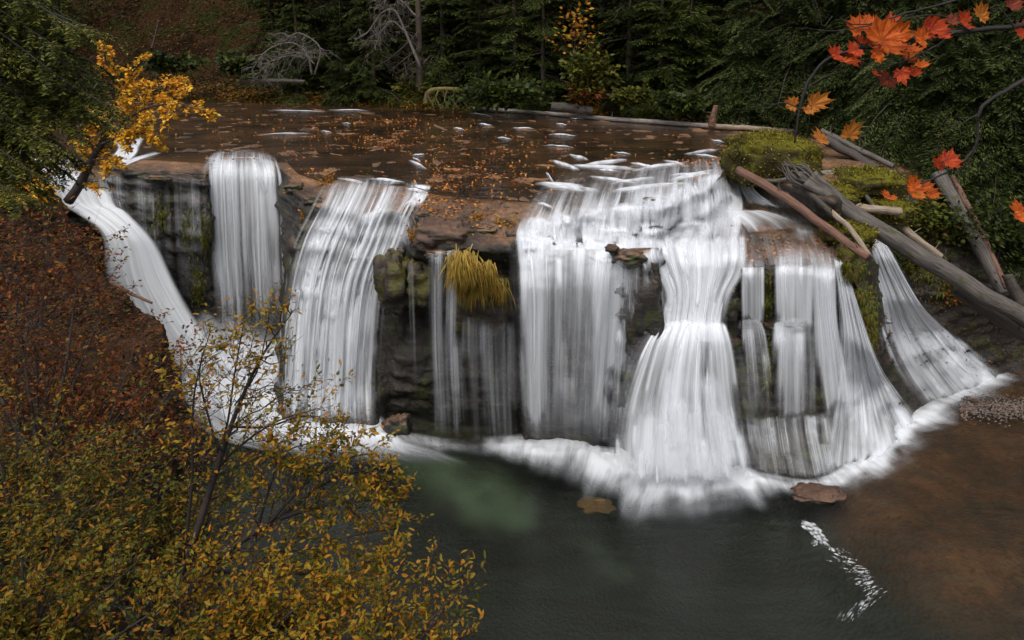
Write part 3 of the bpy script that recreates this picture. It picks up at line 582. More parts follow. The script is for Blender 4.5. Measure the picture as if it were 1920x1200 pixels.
fall('wide stepped cascade spreading over knobbly rock left of the mossy central block', [
    ([(615,340,800,345),(600,368,795,372),(580,410,772,415),(556,455,752,470),(536,530,724,540),(524,640,712,650),(518,740,708,745),(512,830,715,830)], [[.3,.4,.4],[.5,.6,.5],[.65,.7,.6],[.7,.7,.7],[.75,.7,.7],[.7,.7,.5],[.65,.75,.5],[.6,.7,.4]], S[2], dict(nu=110, nv=170, feather=.13, flute=.12, fv=(.10,.15), off=.22, smooth=26, bow=[-10,-8,-4,0,0,0,0,0])),
    ([(775,345,812,350),(768,372,800,378),(745,388,785,395)], [.7,.9,.3], S[0], dict(nv=40, nu=24, feather=.2)),
    ([(560,440,740,455,33.0),(540,540,712,560,32.2),(535,660,700,690,31.4),(530,830,700,830,31.0)], [[.2,.4,.5,.4],[.35,.6,.75,.5],[.3,.5,.8,.3],[.2,.3,.6,.2]], V_, dict(nu=90, flute=.15, bulge=.4)),
    lobe(640,412,60,70), lobe(700,400,50,60), lobe(752,405,46,90,shift=-8), lobe(602,430,56,110,shift=-12), lobe(672,462,50,90), lobe(724,478,56,110,shift=-10), lobe(630,520,50,160,shift=-4), lobe(684,540,52,190,shift=-10), lobe(590,505,50,170,shift=-12), lobe(560,540,44,200,shift=-14), lobe(655,610,46,200,.9,.2,1.3)], [([(320,625,545,640),(325,690,620,700),(335,760,720,775),(380,815,770,825),(480,850,850,848),(600,890,930,880)], [[1,.9,.5],[1,1,.9],[.85,.9,.9],[.5,.65,.75],[.15,.3,.35],[0,0,0]], dict(feather=.12, nu=100, nv=90))])
fall('thin glassy threads falling off the mossy central block into the dark cave', [
    ([(802,470,862,466),(802,490,862,490,28.35),(804,640,858,640,28.5),(812,838,866,838,28.8)], [[.5,.45,.6],[.6,.5,.7],[.55,.5,.55],[.35,.45,.35]], V_, dict(nu=40, flute=.08)),
    ([(762,480,776,480,28.9),(765,600,780,600,29),(772,780,786,780,29.2)], [.6,.5,.1], V_, dict(nu=10, feather=.3)),
    ([(868,590,968,590,28.3),(870,700,970,700,28.4),(880,838,975,838,28.6)], [.34,.38,.2], V_, dict(nu=60, flute=.1, fv=(.2,.1))),
    ])
fall('tallest sheer white curtain at the centre between the mossy block and the wet knob', [
    ([(966,440,1190,462),(966,470,1188,484),(972,540,1178,540,28.2),(976,680,1166,690,28.3),(984,838,1150,850,28.4)], [[.9,.85,.95,.9],[.9,.75,.85,.9],[.8,.6,.68,.8],[.75,.5,.5,.85],[.7,.38,.4,.85]], S[0], dict(nu=130, nv=150, feather=.05, flute=.16, fv=(.08,.16), bow=[-4,-2,0,0,6])),
    ([(975,470,1185,480,28.0),(976,560,1180,560,27.9),(985,700,1160,700,28.0),(992,838,1150,850,28.1)], [[.7,.2,.5,.7],[.6,.3,.45,.5],[.55,.3,.35,.7],[.4,.3,.3,.7]], V_, dict(nu=100, flute=.15)),
    lobe(1130,610,70,200,.5,.1), lobe(1118,800-130,60,150,.5,.2), lobe(1150,600,44,240,.95,.5,1.2,-14), lobe(1060,700,80,130,.35,.1)])
fall('long upper step of white water along the brim of the shelf, right of centre', [
    ([(1045,312,1372,292),(1000,360,1385,320),(975,405,1392,352),(962,440,1398,392),(966,474,1392,462)], [[.0,.2,.25,.35],[.2,.3,.4,.6],[.45,.6,.7,.9],[.8,.8,.85,.9],[.8,.9,.8,.5]], S[1], dict(nu=170, nv=110, feather=.03, fv=(.1,0), flute=.08)),
    ([(1352,278,1368,278),(1368,312,1392,318),(1388,362,1420,362),(1400,388,1470,395)], [.7,.85,.9,.6], S[0], dict(nu=26, nv=60, feather=.2)),
    ([(1330,392,1440,396),(1340,420,1500,412),(1350,446,1530,428)], [[.9,.6],[.75,.4],[.4,.2]], S[2], dict(nu=70, nv=40)),
    lobe(1010,412,60,60), lobe(1060,405,60,66), lobe(1115,398,64,70), lobe(1175,385,70,60), lobe(1235,372,70,60), lobe(1290,352,64,60), lobe(1340,330,60,66), lobe(1150,430,80,44), lobe(1230,430,70,50), lobe(1300,415,80,60)])
fall('curving inner fall pouring into the high basin right of the wet knob', [
    ([(1190,438,1396,428),(1210,490,1392,500,29.4),(1240,548,1366,552,29.0),(1238,602,1356,605,28.6),(1226,640,1362,640,28.1)], [[1,1,.9],[.95,.85,.75],[.95,.85,.8],[1.0,1.0,1],[1.1,1.1,1]], S[2], dict(nu=80, nv=90, feather=.06, fv=(.12,0), flute=.12)),
    lobe(1225,470,50,100,shift=18), lobe(1322,532,50,80,1.,.3,1.3,-6), lobe(1352,536,34,70,.8,.2,1.3,-12),
    ([(1168,500,1246,506),(1165,580,1248,585),(1165,690,1236,690)], [[.3,.45,.35],[.25,.4,.45],[.1,.3,.3]], V_, dict(nu=40, nv=60, off=.3, strands=0))])
fall('bell-shaped lower fall landing in the brightest splash, right of centre', [
    ([(1230,600,1360,604,28.4),(1192,655,1376,648,27.9),(1156,740,1390,735,27.4),(1138,820,1406,815,27.0),(1146,900,1426,900,26.7)], [[1.,1.,1],[.8,.7,.75],[.75,.6,.75],[.7,.7,.75],[.8,.85,.85]], S[0], dict(nu=100, bulge=.7, feather=.12, flute=.13, fv=(.06,.25), bow=[-6,-4,0,4,8])),
    lobe(1290,700,170,190,.8,.2,1.25), lobe(1248,700,90,190,.5,.2,1.3,-20), lobe(1300,612,100,90,.9,.3,1.2),
    ([(1185,740,1372,735,27.0),(1175,820,1388,815,26.6),(1168,915,1412,910,26.2)], [[.6,.5,.6],[.8,.7,.8],[1,1,1]], S[1], dict(nu=90, bulge=.5, feather=.16, fv=(.3,.3))),
    ([(1140,770,1420,770,26.3),(1105,850,1450,860,25.8),(1110,915,1455,915,25.4)], [[.0,.1,.0],[.3,.45,.3],[.25,.35,.2]], M['spray'], dict(feather=.35, strands=0, fv=(.4,.3), name='spray_veil')),
    ])
fall('three separate straight streams down the two-storey right-hand rock block', [
    ([(1392,462,1430,464),(1388,495,1434,497),(1388,515,1434,515,28.7),(1390,620,1434,622,28.6)], [.1,.4,.7,.6], S[1], dict(nu=30, feather=.15)),
    ([(1392,596,1425,596),(1392,640,1440,640,29.2),(1400,780,1455,785,28.7)], [.8,.6,.3], V_, dict(nu=30)),
    ([(1462,450,1522,455),(1456,488,1530,492),(1455,515,1530,515,28.6),(1458,624,1528,626,28.5)], [[.1,.1],[.5,.45],[.8,.75],[.6,.7]], S[0], dict(nu=50, feather=.14)),
    ([(1455,594,1530,596),(1458,640,1532,640,28.9),(1455,795,1535,790,28.6)], [[.9,.8],[.75,.6],[.45,.5]], S[2], dict(nu=50, feather=.12)),
    ([(1505,455,1560,460),(1520,488,1572,490),(1524,520,1570,520,28.7),(1530,600,1572,600,28.7),(1536,700,1590,700,28.7),(1545,790,1600,780,28.4)], [.1,.5,.8,.85,.7,.6], S[1], dict(nu=40, feather=.15)),
    ([(1375,440,1545,436),(1372,470,1565,465),(1380,505,1575,500)], [[.3,.25,.15],[.2,.35,.3],[.35,.5,.45]], V_, dict(nu=90, nv=40, name='water_film')),
    ])
fall('slanting fall fanning out over the low apron left of the green rock pillar', [
    ([(1562,480,1584,488),(1570,540,1606,560,29.6),(1575,630,1638,660,29.4),(1562,720,1672,720),(1545,800,1708,762),(1525,900,1745,795)], [[.9,.8],[.9,.85],[.85,.85],[.7,.8],[.5,.8],[.6,.9]], S[0], dict(nu=110, nv=140, feather=.1, fv=(.03,.06), bow=[0,0,0,4,14,26])),
    ([(1392,785,1555,775),(1398,830,1562,822),(1408,895,1580,898)], [[.5,.5,.7],[.5,.5,.6],[.5,.5,.7]], V_, dict(nu=90, nv=50, feather=.1, bow=[0,4,6])),
    ])
fall('far right stream from under the fallen logs, spreading over a ribbed apron', [
    ([(1610,424,1652,440),(1628,480,1682,490,33.2),(1648,560,1730,570,32.9),(1655,625,1775,615),(1680,690,1826,660),(1735,775,1890,705)], [[.9,.9],[.9,.9],[.9,.9],[.8,.9],[.45,.9],[.5,1]], S[1], dict(nu=100, nv=140, feather=.12, fv=(.03,.06), bow=[0,0,0,0,6,14])),
    ([(1470,420,1530,424),(1476,434,1535,440),(1480,458,1540,462)], [.1,.6,.1], S[0], dict(nu=30, nv=30, feather=.4, strands=0, name='water_film')),
    ])
fall('short white rapid tumbling in at far left behind the yellow tree', [
    ([(210,262,275,256),(215,285,262,285),(190,310,235,315)], [.6,.8,.8], S[2], dict(nu=40, nv=40, feather=.2)),
    ([(20,262,90,262),(25,290,150,300),(40,330,170,330)], [.5,.75,.7], S[1], dict(nu=50, nv=40, feather=.2)),
    ([(285,285,312,288),(250,296,270,300),(215,308,235,316)], [.4,.7,.6], S[0], dict(nu=16, nv=30, feather=.3)),
    ])
# froth spreading over the pool from the foot of every fall: one continuous sheet
FT = [(520,790,5,60,1),(620,806,15,70,1),(700,812,35,62,.85),(760,826,30,50,.35),(820,834,10,40,.34),(880,836,5,36,.22),(930,834,-8,44,.42),(985,836,-15,55,.9),(1040,838,-20,70,.85),(1100,842,-28,90,1.),(1150,852,-50,110,1.1),(1190,880,-50,105,1.2),(1260,893,-15,98,1.2),(1330,893,20,90,1.2),(1400,893,50,72,1),(1440,903,26,44,.6),(1500,908,8,28,.5),(1560,903,22,30,.6),(1610,880,50,38,.9),(1660,838,66,30,.95),(1700,803,70,24,.95),(1745,772,70,22,.75),(1790,746,66,22,.7),(1840,712,85,16,1),(1866,692,110,8,.8)]
def froth():
    A = resample(np.array(FT, float), 420); tv = np.concatenate([np.linspace(-.55, 0, 8)[:-1], np.linspace(0, 1.25, 36)]); nv, nu = len(tv), 420
    B = PZ(A[:, 0], A[:, 1], np.full(nu, -9.98)); E = PZ(A[:, 0]+A[:, 2], A[:, 1]+A[:, 3], np.full(nu, -9.98))-B
    s = np.concatenate([[0], np.cumsum(np.linalg.norm(np.diff(B, axis=0), axis=1))])
    ln = .9+.8*fbm(np.stack([s*.35, s*0, s*0], 1), 3)+.12*perlin(np.stack([s*2.3, s*0+3, s*0], 1))
    G = B[None]+E[None]*(tv[:, None]*np.where(tv[:, None] > 0, ln[None], 1))[..., None]
    prof = np.interp(tv, [-.55, -.3, 0, .15, .35, .6, .9, 1.25], [0, .75, 1.0, .85, .54, .27, .08, 0])[:, None]*A[:, 4][None]
    prof *= 1+1.0*fbm(np.stack([np.broadcast_to(s*.6, (nv, nu)), np.broadcast_to(tv[:, None]*1.2, (nv, nu)), np.zeros((nv, nu))], -1), 3)
    G[..., 2] += .16*np.clip(prof, 0, 1)*np.exp(-(tv[:, None]/.4)**2)*(.6+fbm(G*1.6, 3))
    v = tv[:, None]*np.linalg.norm(E, axis=1)[None]; u = np.broadcast_to(s, (nv, nu))
    e = np.clip(np.minimum(np.arange(nu), nu-1-np.arange(nu))/12, 0, 1)[None]
    me = mesh_np('pool_froth', G.reshape(-1, 3), [grid_faces(nv, nu)], uv=np.stack([u.ravel(), v.ravel()], 1), attrs={'dens': (np.clip(prof, 0, 1.3)*e).ravel()})
    tag(link('pool_froth', me, M['foam']), 'white froth spreading over the dark pool from the foot of the falls', 'foam', kind='stuff')
froth()
# riffles on the shelf
def riffles():
    R = [(488,252,590,251,5),(600,246,625,250,4),(495,207,620,210,3),(610,206,700,208,2.5),(765,300,802,318,8),(772,296,790,304,4),(770,292,800,290,3),(848,240,872,244,5),(882,212,930,220,4),(895,232,925,236,6),(958,240,1005,242,3),(930,258,962,262,5),(1025,252,1085,255,4),(1015,272,1080,278,3),(1060,222,1100,224,3),(1040,232,1065,235,3),(1065,290,1105,300,9),(1150,286,1185,290,3),(1120,318,1160,322,6),(1140,345,1240,332,9),(1240,300,1290,312,7),(1300,290,1350,296,5),(1000,345,1100,350,16),(1022,322,1040,345,10),(1005,380,1040,392,10),(1180,305,1230,315,8),(1330,262,1360,268,4),(640,231,660,233,2)]
    R += [(1030,300,1090,320,12),(1090,310,1180,300,12),(1180,320,1290,305,12),(1280,290,1350,280,8),(1020,350,1130,358,16),(1140,360,1260,345,14),(1250,340,1350,318,14),(760,355,800,360,8),(630,335,690,345,8),(690,335,760,342,8),(430,296,500,300,6)]
    R += [(1060,310,1200,318,12),(1100,330,1200,345,10),(1250,330,1340,325,10),(1200,350,1300,345,12)]
    Vs, Fs, U, D = [], [], [], []; off = 0
    for (x0, y0, x1, y1, h) in R:
        if y0 < 285: h *= .62
        nu, nv = 24, 7; u = np.linspace(0, 1, nu); v = np.linspace(-1, 1, nv)
        sd_ = random.random()*50
        px = x0+(x1-x0)*u[None]+0*v[:, None]; py = y0+(y1-y0)*u[None]+v[:, None]*h*.42*(.45+.9*u[None]*(1-u[None])*2)+3*perlin(np.stack([u*3+sd_, 0*u, 0*u], -1))[None]
        W = PZ(px, py, np.full(px.shape, .05)); W[..., 2] += .10*np.cos(v*1.4)[:, None]*np.sin(np.pi*u)[None]
        dn = (1-v**2)[:, None]*np.sin(np.pi*u)[None]**.7*.8*(1+.9*perlin(np.stack([u*6+sd_, 0*u+1, 0*u], -1)))[None]*(1+.8*perlin(np.stack([u[None]*7+0*v[:,None], v[:,None]*2+sd_+0*u[None], 0*u[None]*v[:,None]], -1)))
        Vs.append(W.reshape(-1, 3)); Fs.append(grid_faces(nv, nu, off)); off += nu*nv
        U.append(np.stack([np.broadcast_to(v[:, None]*h*.06+sd_, px.shape).ravel()*1.3, (W[..., 0]).ravel()], 1)); D.append(dn.ravel())
    me = mesh_np('riffles', np.concatenate(Vs), Fs, uv=np.concatenate(U), attrs={'dens': np.concatenate(D)})
    tag(link('white_riffle', me, M['foam']), 'small white riffles breaking on the brown shelf upstream of the falls', 'rapids', kind='stuff')
riffles()

# ------------------------------------------------------------------ trees
def spray(acc_l, acc_w, base, d, length, rr, droop, nl, lsz, wsz, twig=True):
    """one conifer bough: a spine that droops with side twigs carrying needle clumps in a flat spray"""
    d = d/np.linalg.norm(d); k = 7; t = np.linspace(0, 1, k)
    pts = base+d[None]*length*t[:, None]; pts[:, 2] -= droop*length*t**1.8
    pts += np.cumsum(rr.normal(0, .02*length, (k, 3)), 0)*np.array([1, 1, .6])
    acc_w.tube(pts, np.linspace(.035, .008, k)*length*.5, 3, cap=False)
    side = np.cross(d, [0, 0, 1.]); side /= np.linalg.norm(side)+1e-9
    n = nl; s = rr.random(n)**.75*.92+.08
    idx = s*(k-1); i = np.minimum(idx.astype(int), k-2); f = (idx-i)[:, None]; c = pts[i]*(1-f)+pts[i+1]*f
    w = (1-s)*.55*length+.10*length; lat = rr.uniform(-1, 1, n)*w
    pos = c+side[None]*lat[:, None]+d[None]*(np.abs(lat)*.55)[:, None]
    pos[:, 2] -= np.abs(lat)*.35+rr.random(n)*.10*length*.5
    dr = d[None]*.7+side[None]*np.sign(lat)[:, None]*.8+rr.normal(0, .16, (n, 3)); dr[:, 2] -= .35
    nm = np.array([0, 0, 1.])[None]+rr.normal(0, .35, (n, 3))
    acc_l.leaves(pos, dr, nm, lsz*rr.uniform(.6, 1.3, n), wsz*rr.uniform(.7, 1.3, n), 'dia')
def conifer(name, h, rad, nb, nl, lsz, wsz, droop, seed, mleaf, z0=.6, lo=0):
    rr = np.random.default_rng(seed); L, W = Acc(), Acc(); T = Acc()
    k = 12; tz = np.linspace(-1, h, k); tp = np.stack([rr.normal(0, .05, k).cumsum(), rr.normal(0, .05, k).cumsum(), tz], 1)
    T.tube(tp, np.linspace(.30, .03, k)*h/18, 8)
    for b in range(nb):
        s = (b+rr.random())/nb; z = z0+(h-z0)*s**1.15*.97
        if rr.random() < .12: continue
        a = rr.random()*2*math.pi; r = rad*(1-(z/h)**1.3)*rr.uniform(.55, 1.15)*(.8+.35*math.sin(3*a+z*.7))+.25
        el = rr.normal(.0, .18)
        base = np.array([0, 0, z])+np.array([math.cos(a), math.sin(a), 0])*.1
        spray(L, W, base, np.array([math.cos(a), math.sin(a), el]), r, rr, droop*rr.uniform(.6, 1.3), int(nl*(.4+r/rad)), lsz, wsz)
    root = empty(name, (0, 0, 0))
    T.add(np.concatenate(W.V), np.concatenate(W.Q)); link('trunk', T.mesh('trunk'), M['bark'], root)
    link('crown', L.mesh('crown', False), mleaf, root)
    return root
def place(proto, used, x, y, z, rz, sc, label, group):
    o = proto if not used.get(proto.name) else copy_tree(proto)
    used[proto.name] = 1; o.location = (x, y, z); o.rotation_euler = (0, 0, rz); o.scale = (sc, sc, sc*random.uniform(.92, 1.1))
    tag(o, label, 'tree', group); return o
used = {}
firs = [conifer('fir_tree', 19, 4.4, 165, 230, .50, .085, .35, 100+i, M['fir'], .4) for i in range(3)]
fir_spots = [  # px, extra metres behind the bank, scale
 (560,3,.8),(640,6,1),(700,2.2,.85),(640,1.2,.45),(830,3.5,1.0),(900,2.0,.8),(965,2.6,1.0),(1020,1.6,.8),(1060,5,1.1),(870,7,1.2),(1180,3.0,1),(1240,1.6,.85),(1290,3.4,1.0),(1200,7,1.2),(1330,5,1.1),
 (1130,9,1.2),(760,8,1.15),(520,9,1.1),(590,12,1.2),(980,10,1.3),(1300,10,1.3),(690,13,1.3),(440,26,1.0),(100,12,1.1),(30,8,1),(180,24,1.1),(300,30,1.1),(-60,6,1.),(820,16,1.4),(1080,16,1.4),(1240,15,1.4)]
names = ['first', 'second', 'third']
FIR_L = []
def bankpoint(px, extra):
    # intersect pixel column with the bank line
    best = None
    for t in np.linspace(10, 140, 1301):
        x = (px-960)/F*t; 
        if bank_dist(np.array(x), np.array(t*1.0)) >= extra: return x*1.0, t
    return x, t
def fir_label(px, ex, i):
    where = 'at the far left edge' if px < 60 else 'on the brown slope far left' if px < 480 else 'left of the dead grey branches' if px < 600 else 'behind the bleached dead branches' if px < 760 else 'above the mossy root tangle' if px < 930 else 'at the middle of the far bank' if px < 1080 else 'behind the orange undergrowth gap' if px < 1160 else 'left of the big cedars'
    how = ['low young', 'dense dark', 'drooping green', 'tall shaded', 'broad skirted'][i % 5]
    depth = 'at the water edge' if ex < 3 else 'in the second row' if ex < 6 else 'in the third row' if ex < 11 else 'deep in the forest'
    return f'{how} fir {where}, {depth}'
for i, (px, ex, sc) in enumerate(fir_spots):
    x, y = bankpoint(px, ex); z = float(hill(np.array(x), np.array(y)))
    place(firs[i % 3], used, x, y, z-.3, random.random()*6.28, sc, fir_label(px, ex, i), 'firs on the far bank')
cedars = [conifer('cedar_tree', 17, 4.8, 250, 330, .34, .065, .75, 300+i, M['cedar'], .9) for i in range(2)]
for i, (px, ex, sc, lab) in enumerate([(1400,1.2,.85,'leftmost cedar with drooping fronds over the long bank log'),(1500,1.5,1.0,'large drooping cedar behind the moss covered mound'),(1610,2.0,1.0,'cedar behind the red maple leaves, above the log jam'),(1730,1.2,.9,'cedar with low fronds touching the fallen log pile'),(1840,2.0,1.0,'tall cedar behind the bare right-hand maple twig'),(1960,.5,.9,'cedar cut by the right picture edge'),(1560,6,1.2,'dark cedar in the shade of the row behind the mound'),(1700,7,1.2,'second row cedar deep behind the log pile'),(1860,7,1.2,'second row cedar at the right picture edge'),(1450,7,1.2,'shaded cedar behind the leftmost cedar')]):
    x, y = bankpoint(px, ex); z = float(hill(np.array(x), np.array(y)))
    place(cedars[i % 2], used, x, y, z-.3, random.random()*6.28, sc, lab, 'cedars on the right bank')

for i, (px, Yc, sc, lab) in enumerate([(1790,39.5,.75,'low cedar hanging fronds over the steep leaning log'),(1880,38.5,.85,'nearer cedar at the right edge above the huge grey log'),(1985,37.0,.85,'cedar cut by the right edge, nearest of its row'),(1700,42.0,.8,'cedar with fronds behind the white-barked log')]):
    x = (px-960)/F*(Yc*CP+8*SP); h = BV.ray_cast(Vector((x, Yc, 30)), Vector((0, 0, -1)))[0]; z = h[2] if h is not None else .2
    place(cedars[i % 2], used, x, Yc, z-.8, 1.3*i+.4, sc, lab, 'cedars on the right bank')
# ------------------------------------------------------------------ plants: generic growers
def path(pts, n=24):
    return resample(np.array(pts, float), n)
def along(p, t):
    x = np.clip(t, 0, 1)*(len(p)-1); i = np.minimum(x.astype(int), len(p)-2); f = (x-i)[:, None]
    return p[i]*(1-f)+p[i+1]*f, (p[i+1]-p[i])/(np.linalg.norm(p[i+1]-p[i], axis=1)[:, None]+1e-9)
def grow(W, L, stem, r0, r1, rr, ntw, tl, nlf, ll, lw, up=.25, lo=.15, sub=2, spread=1., jit=.10, droop=.0, sides=6, tw_r=None, shape='oval', leafstart=.15, flat=.6):
    """stem: (n,3) polyline; twigs leave it alternately and carry the leaves"""
    W.tube(stem, np.linspace(r0, r1, len(stem)), sides)
    def twig(p0, d, ln, rad, depth):
        k = 6; t = np.linspace(0, 1, k)[:, None]; d = d/np.linalg.norm(d)
        off = rr.normal(0, jit*ln, (k, 3)).cumsum(0)*.5; off[0] = 0
        q = p0+d*ln*t+off; q[:, 2] += (up*ln*.4*t[:, 0]**1.5-droop*ln*t[:, 0]**2)
        W.tube(q, np.linspace(rad, rad*.4, k), 3, cap=False)
        if depth > 0:
            for _ in range(rr.integers(2, 5)):
                s = rr.uniform(.2, .9); pp, dd = along(q, np.array([s]))
                e = rr.normal(0, 1, 3); e -= dd[0]*e.dot(dd[0]); e /= np.linalg.norm(e)+1e-9; e[2] *= flat
                twig(pp[0], dd[0]*.8+e*.8, ln*rr.uniform(.35, .65), rad*.6, depth-1)
        n = rr.poisson(nlf*ln)
        if n:
            s = leafstart+(1-leafstart)*rr.random(n); pp, dd = along(q, s)
            e = rr.normal(0, 1, (n, 3)); e[:, 2] = e[:, 2]*.5-.15
            nm = np.array([0, 0, 1.])+rr.normal(0, .6, (n, 3))
            L.leaves(pp+e*ll*.12, dd*.5+e*.8, nm, ll*rr.uniform(.4, 1.35, n), lw*rr.uniform(.45, 1.25, n), shape)
    total = np.linalg.norm(np.diff(stem, axis=0), axis=1).sum()
    for i in range(ntw):
        s = lo+(1-lo)*(i+rr.random())/ntw; pp, dd = along(stem, np.array([s]))
        e = rr.normal(0, 1, 3); e -= dd[0]*e.dot(dd[0]); e /= np.linalg.norm(e)+1e-9
        ln = tl*(1.15-.75*s)*rr.uniform(.5, 1.3); rad = tw_r or max(r1*1.2, r0*.28)*(1-.5*s)
        twig(pp[0], dd[0]*.6+e*spread, ln, rad, sub-1)
def plant(name, label, cat, group, stems, mleaf, mtwig, seed, wood='stems', leafn='leaves', **kw):
    """stems: list of (polyline of world points, base radius, tip radius, overrides)"""
    rr = np.random.default_rng(seed); W, L = Acc(), Acc()
    for st in stems:
        k = dict(kw); k.update(st[3] if len(st) > 3 else {}); grow(W, L, path(st[0]), st[1], st[2], rr, **k)
    p0 = np.array(stems[0][0][0]); root = empty(name, tuple(p0), label, cat, group)
    for nm, A, mt in ((wood, W, mtwig), (leafn, L, mleaf)):
        if A.n: A.V = [v-p0 for v in A.V]; link(nm, A.mesh(nm, nm == wood), mt, root)
    return root
def pix(pts, Y):
    """pixel track at a distance (one value or one for each point) -> world points"""
    pts = np.array(pts, float); return PY(pts[:, 0], pts[:, 1], np.broadcast_to(np.array(Y, float), (len(pts),)))

# ---- golden maple sapling leaning over the chute
Ym = 34.2
plant('maple_tree', 'small golden-leaved maple leaning from the headland over the white chute', 'tree', None, [
 (pix([(128,378),(150,345),(172,300),(190,270),(203,225),(212,160),(214,100)], Ym), .24, .05, dict(ntw=26)),
 (pix([(192,265),(225,235),(270,205),(330,195),(395,213)], [Ym,33.9,33.4,32.9,32.5]), .09, .02, dict(ntw=30, tl=1.0)),
 (pix([(200,240),(235,200),(275,175),(320,160),(342,150)], [Ym,34,33.8,33.6,33.4]), .08, .02, dict(ntw=20, tl=.9)),
 (pix([(190,270),(235,255),(280,250),(310,272)], Ym-.5), .07, .02, dict(ntw=16, tl=.8)),
 (pix([(208,180),(235,150),(262,120),(272,98)], Ym), .06, .02, dict(ntw=9, tl=.6)),
 (pix([(180,290),(165,260),(160,230),(172,215)], Ym-.3), .06, .02, dict(ntw=14, tl=.8)),
 (pix([(175,300),(200,300),(225,315)], Ym-.4), .05, .02, dict(ntw=8, tl=.6)),
 (pix([(212,150),(200,120),(192,85)], Ym), .05, .02, dict(ntw=8, tl=.6)),
 ], M['maple'], M['twig'], 11, wood='trunk', leafn='crown', tl=1.0, nlf=27, ll=.20, lw=.155, sub=2, spread=1.1, droop=.25, up=.2, shape='dia')

M['shrub_gold'] = leaf_mat('golden_turning_leaves', [(.07, .075, .008), (.16, .12, .010), (.30, .17, .012), (.36, .13, .010), (.22, .16, .012)], trans=.25, clump=.9)
# ---- foreground shrubs, bottom left
def fan(x0, y0, tips, Y0, Y1, bend=.25, rr=None):
    out = []
    for (x, y) in tips:
        mx, my = (x0+x)/2+rr.normal(0, 18), (y0+y)/2-abs(x-x0)*bend*.4+rr.normal(0, 12)
        Yt = Y1+rr.normal(0, .3)
        out.append(pix([(x0, y0), (mx, my), (x, y)], [Y0, (Y0+Yt)/2, Yt]))
    return out
rr0 = np.random.default_rng(5)
K1 = dict(tl=.75, nlf=40, ll=.052, lw=.027, sub=2, spread=.9, up=.35, ntw=18)
def fs(name_label, stems, mat, seed, r=.03, **kw):
    k = dict(K1); k.update(kw)
    return plant('leafy_shrub', name_label, 'shrub', 'autumn shrubs on the near bank', [(s, rad, .004) for s, rad in stems], mat, M['twig'], seed, **k)
fs('tall open shrub with long dark stems and thin yellow leaves against the white mist', [
  (pix([(250,1260),(345,1060),(400,900),(440,780),(490,670),(552,580)], [5.6,5.8,6,6.1,6.2,6.3]), .045),
  (pix([(395,900),(425,800),(440,700),(458,600)], 6.1), .014), (pix([(400,890),(445,840),(520,790),(600,765)], 6.1), .014),
  (pix([(345,1060),(360,900),(362,760),(380,660)], 5.9), .018), (pix([(410,850),(380,740),(375,690),(395,620)], 6.1), .010),
  (pix([(430,800),(500,800),(580,780),(640,815)], 6.2), .012), (pix([(440,760),(480,700),(500,620),(505,585)], 6.2), .008)],
  M['shrub_gold'], 21, ntw=20, tl=.55, nlf=15, sub=2)
fs('yellow shrub with long arching boughs reaching right over the dark pool', [
  (pix([(265,1270),(380,1080),(500,985),(620,945),(750,935)], [5.6,5.8,6,6.1,6.2]), .045),
  (pix([(500,985),(580,900),(650,860),(705,850)], 6.0), .018), (pix([(520,975),(620,900),(700,885),(745,925)], 6.1), .016),
  (pix([(440,1030),(560,1030),(680,1000),(755,990)], 6.0), .016), (pix([(400,1070),(520,1080),(640,1060),(720,1050)], 5.9), .016),
  (pix([(480,1000),(510,900),(530,850),(600,825)], 6.0), .014), (pix([(380,1080),(500,1130),(620,1130),(700,1110)], 5.8), .014)],
  M['shrub_gold'], 22, ntw=24, tl=.5, nlf=40)
fs('dense orange and yellow shrub filling the bottom edge left of the pool', [(p, .02) for p in fan(420, 1330, [(480,1080),(560,1120),(640,1150),(720,1170),(400,1060),(330,1080),(620,1090),(700,1120),(540,1180),(450,1150)], 5.2, 5.6, rr=rr0)],
  M['shrub_gold'], 23, ntw=20, tl=.6, nlf=36)
fs('thick olive-yellow shrub in the bottom left corner', [(p, .02) for p in fan(60, 1360, [(-40,1000),(40,960),(120,980),(200,1010),(260,1050),(330,1120),(-20,1120),(100,1110),(180,1130),(20,1050)], 4.8, 5.4, rr=rr0)],
  M['shrub'], 24, ntw=20, tl=.6, nlf=36)
fs('yellow-green shrub rising along the left edge below the headland', [(p, .02) for p in fan(40, 1150, [(-40,720),(30,760),(90,800),(170,820),(240,850),(300,880),(0,860),(120,880),(210,930),(340,940),(380,1000),(-30,900)], 6.3, 7.2, rr=rr0)],
  M['shrub'], 25, ntw=20, tl=.8, nlf=28)
fs('greener shrub low behind the tall open shrub, middle of the near bank', [(p, .018) for p in fan(250, 1180, [(160,900),(240,880),(330,830),(390,820),(300,960),(420,960),(200,980),(360,1010),(440,880),(150,1040),(310,1060)], 6.6, 7.4, rr=rr0)],
  M['shrub'], 26, ntw=18, tl=.8, nlf=26)
fs('small sparse shrub with pinkish tips reaching out over the pool at bottom centre', [(p, .012) for p in fan(700, 1300, [(760,1010),(820,1010),(880,1035),(900,1075),(840,1110),(780,1090),(890,1190),(740,1080),(830,1180)], 5.2, 5.6, rr=rr0)],
  M['shrub_gold'], 27, ntw=12, tl=.32, nlf=26, ll=.06)
fs('rust-orange shrub with fine twigs covering the headland face', [(p, .03) for p in fan(80, 900, [(20,470),(90,480),(150,470),(200,560),(60,560),(130,600),(-30,520),(10,620),(230,620),(180,660),(-10,700)], 9, 10.5, rr=rr0)],
  M['shrub_orange'], 28, ntw=18, tl=1.1, nlf=13, ll=.07, lw=.038)
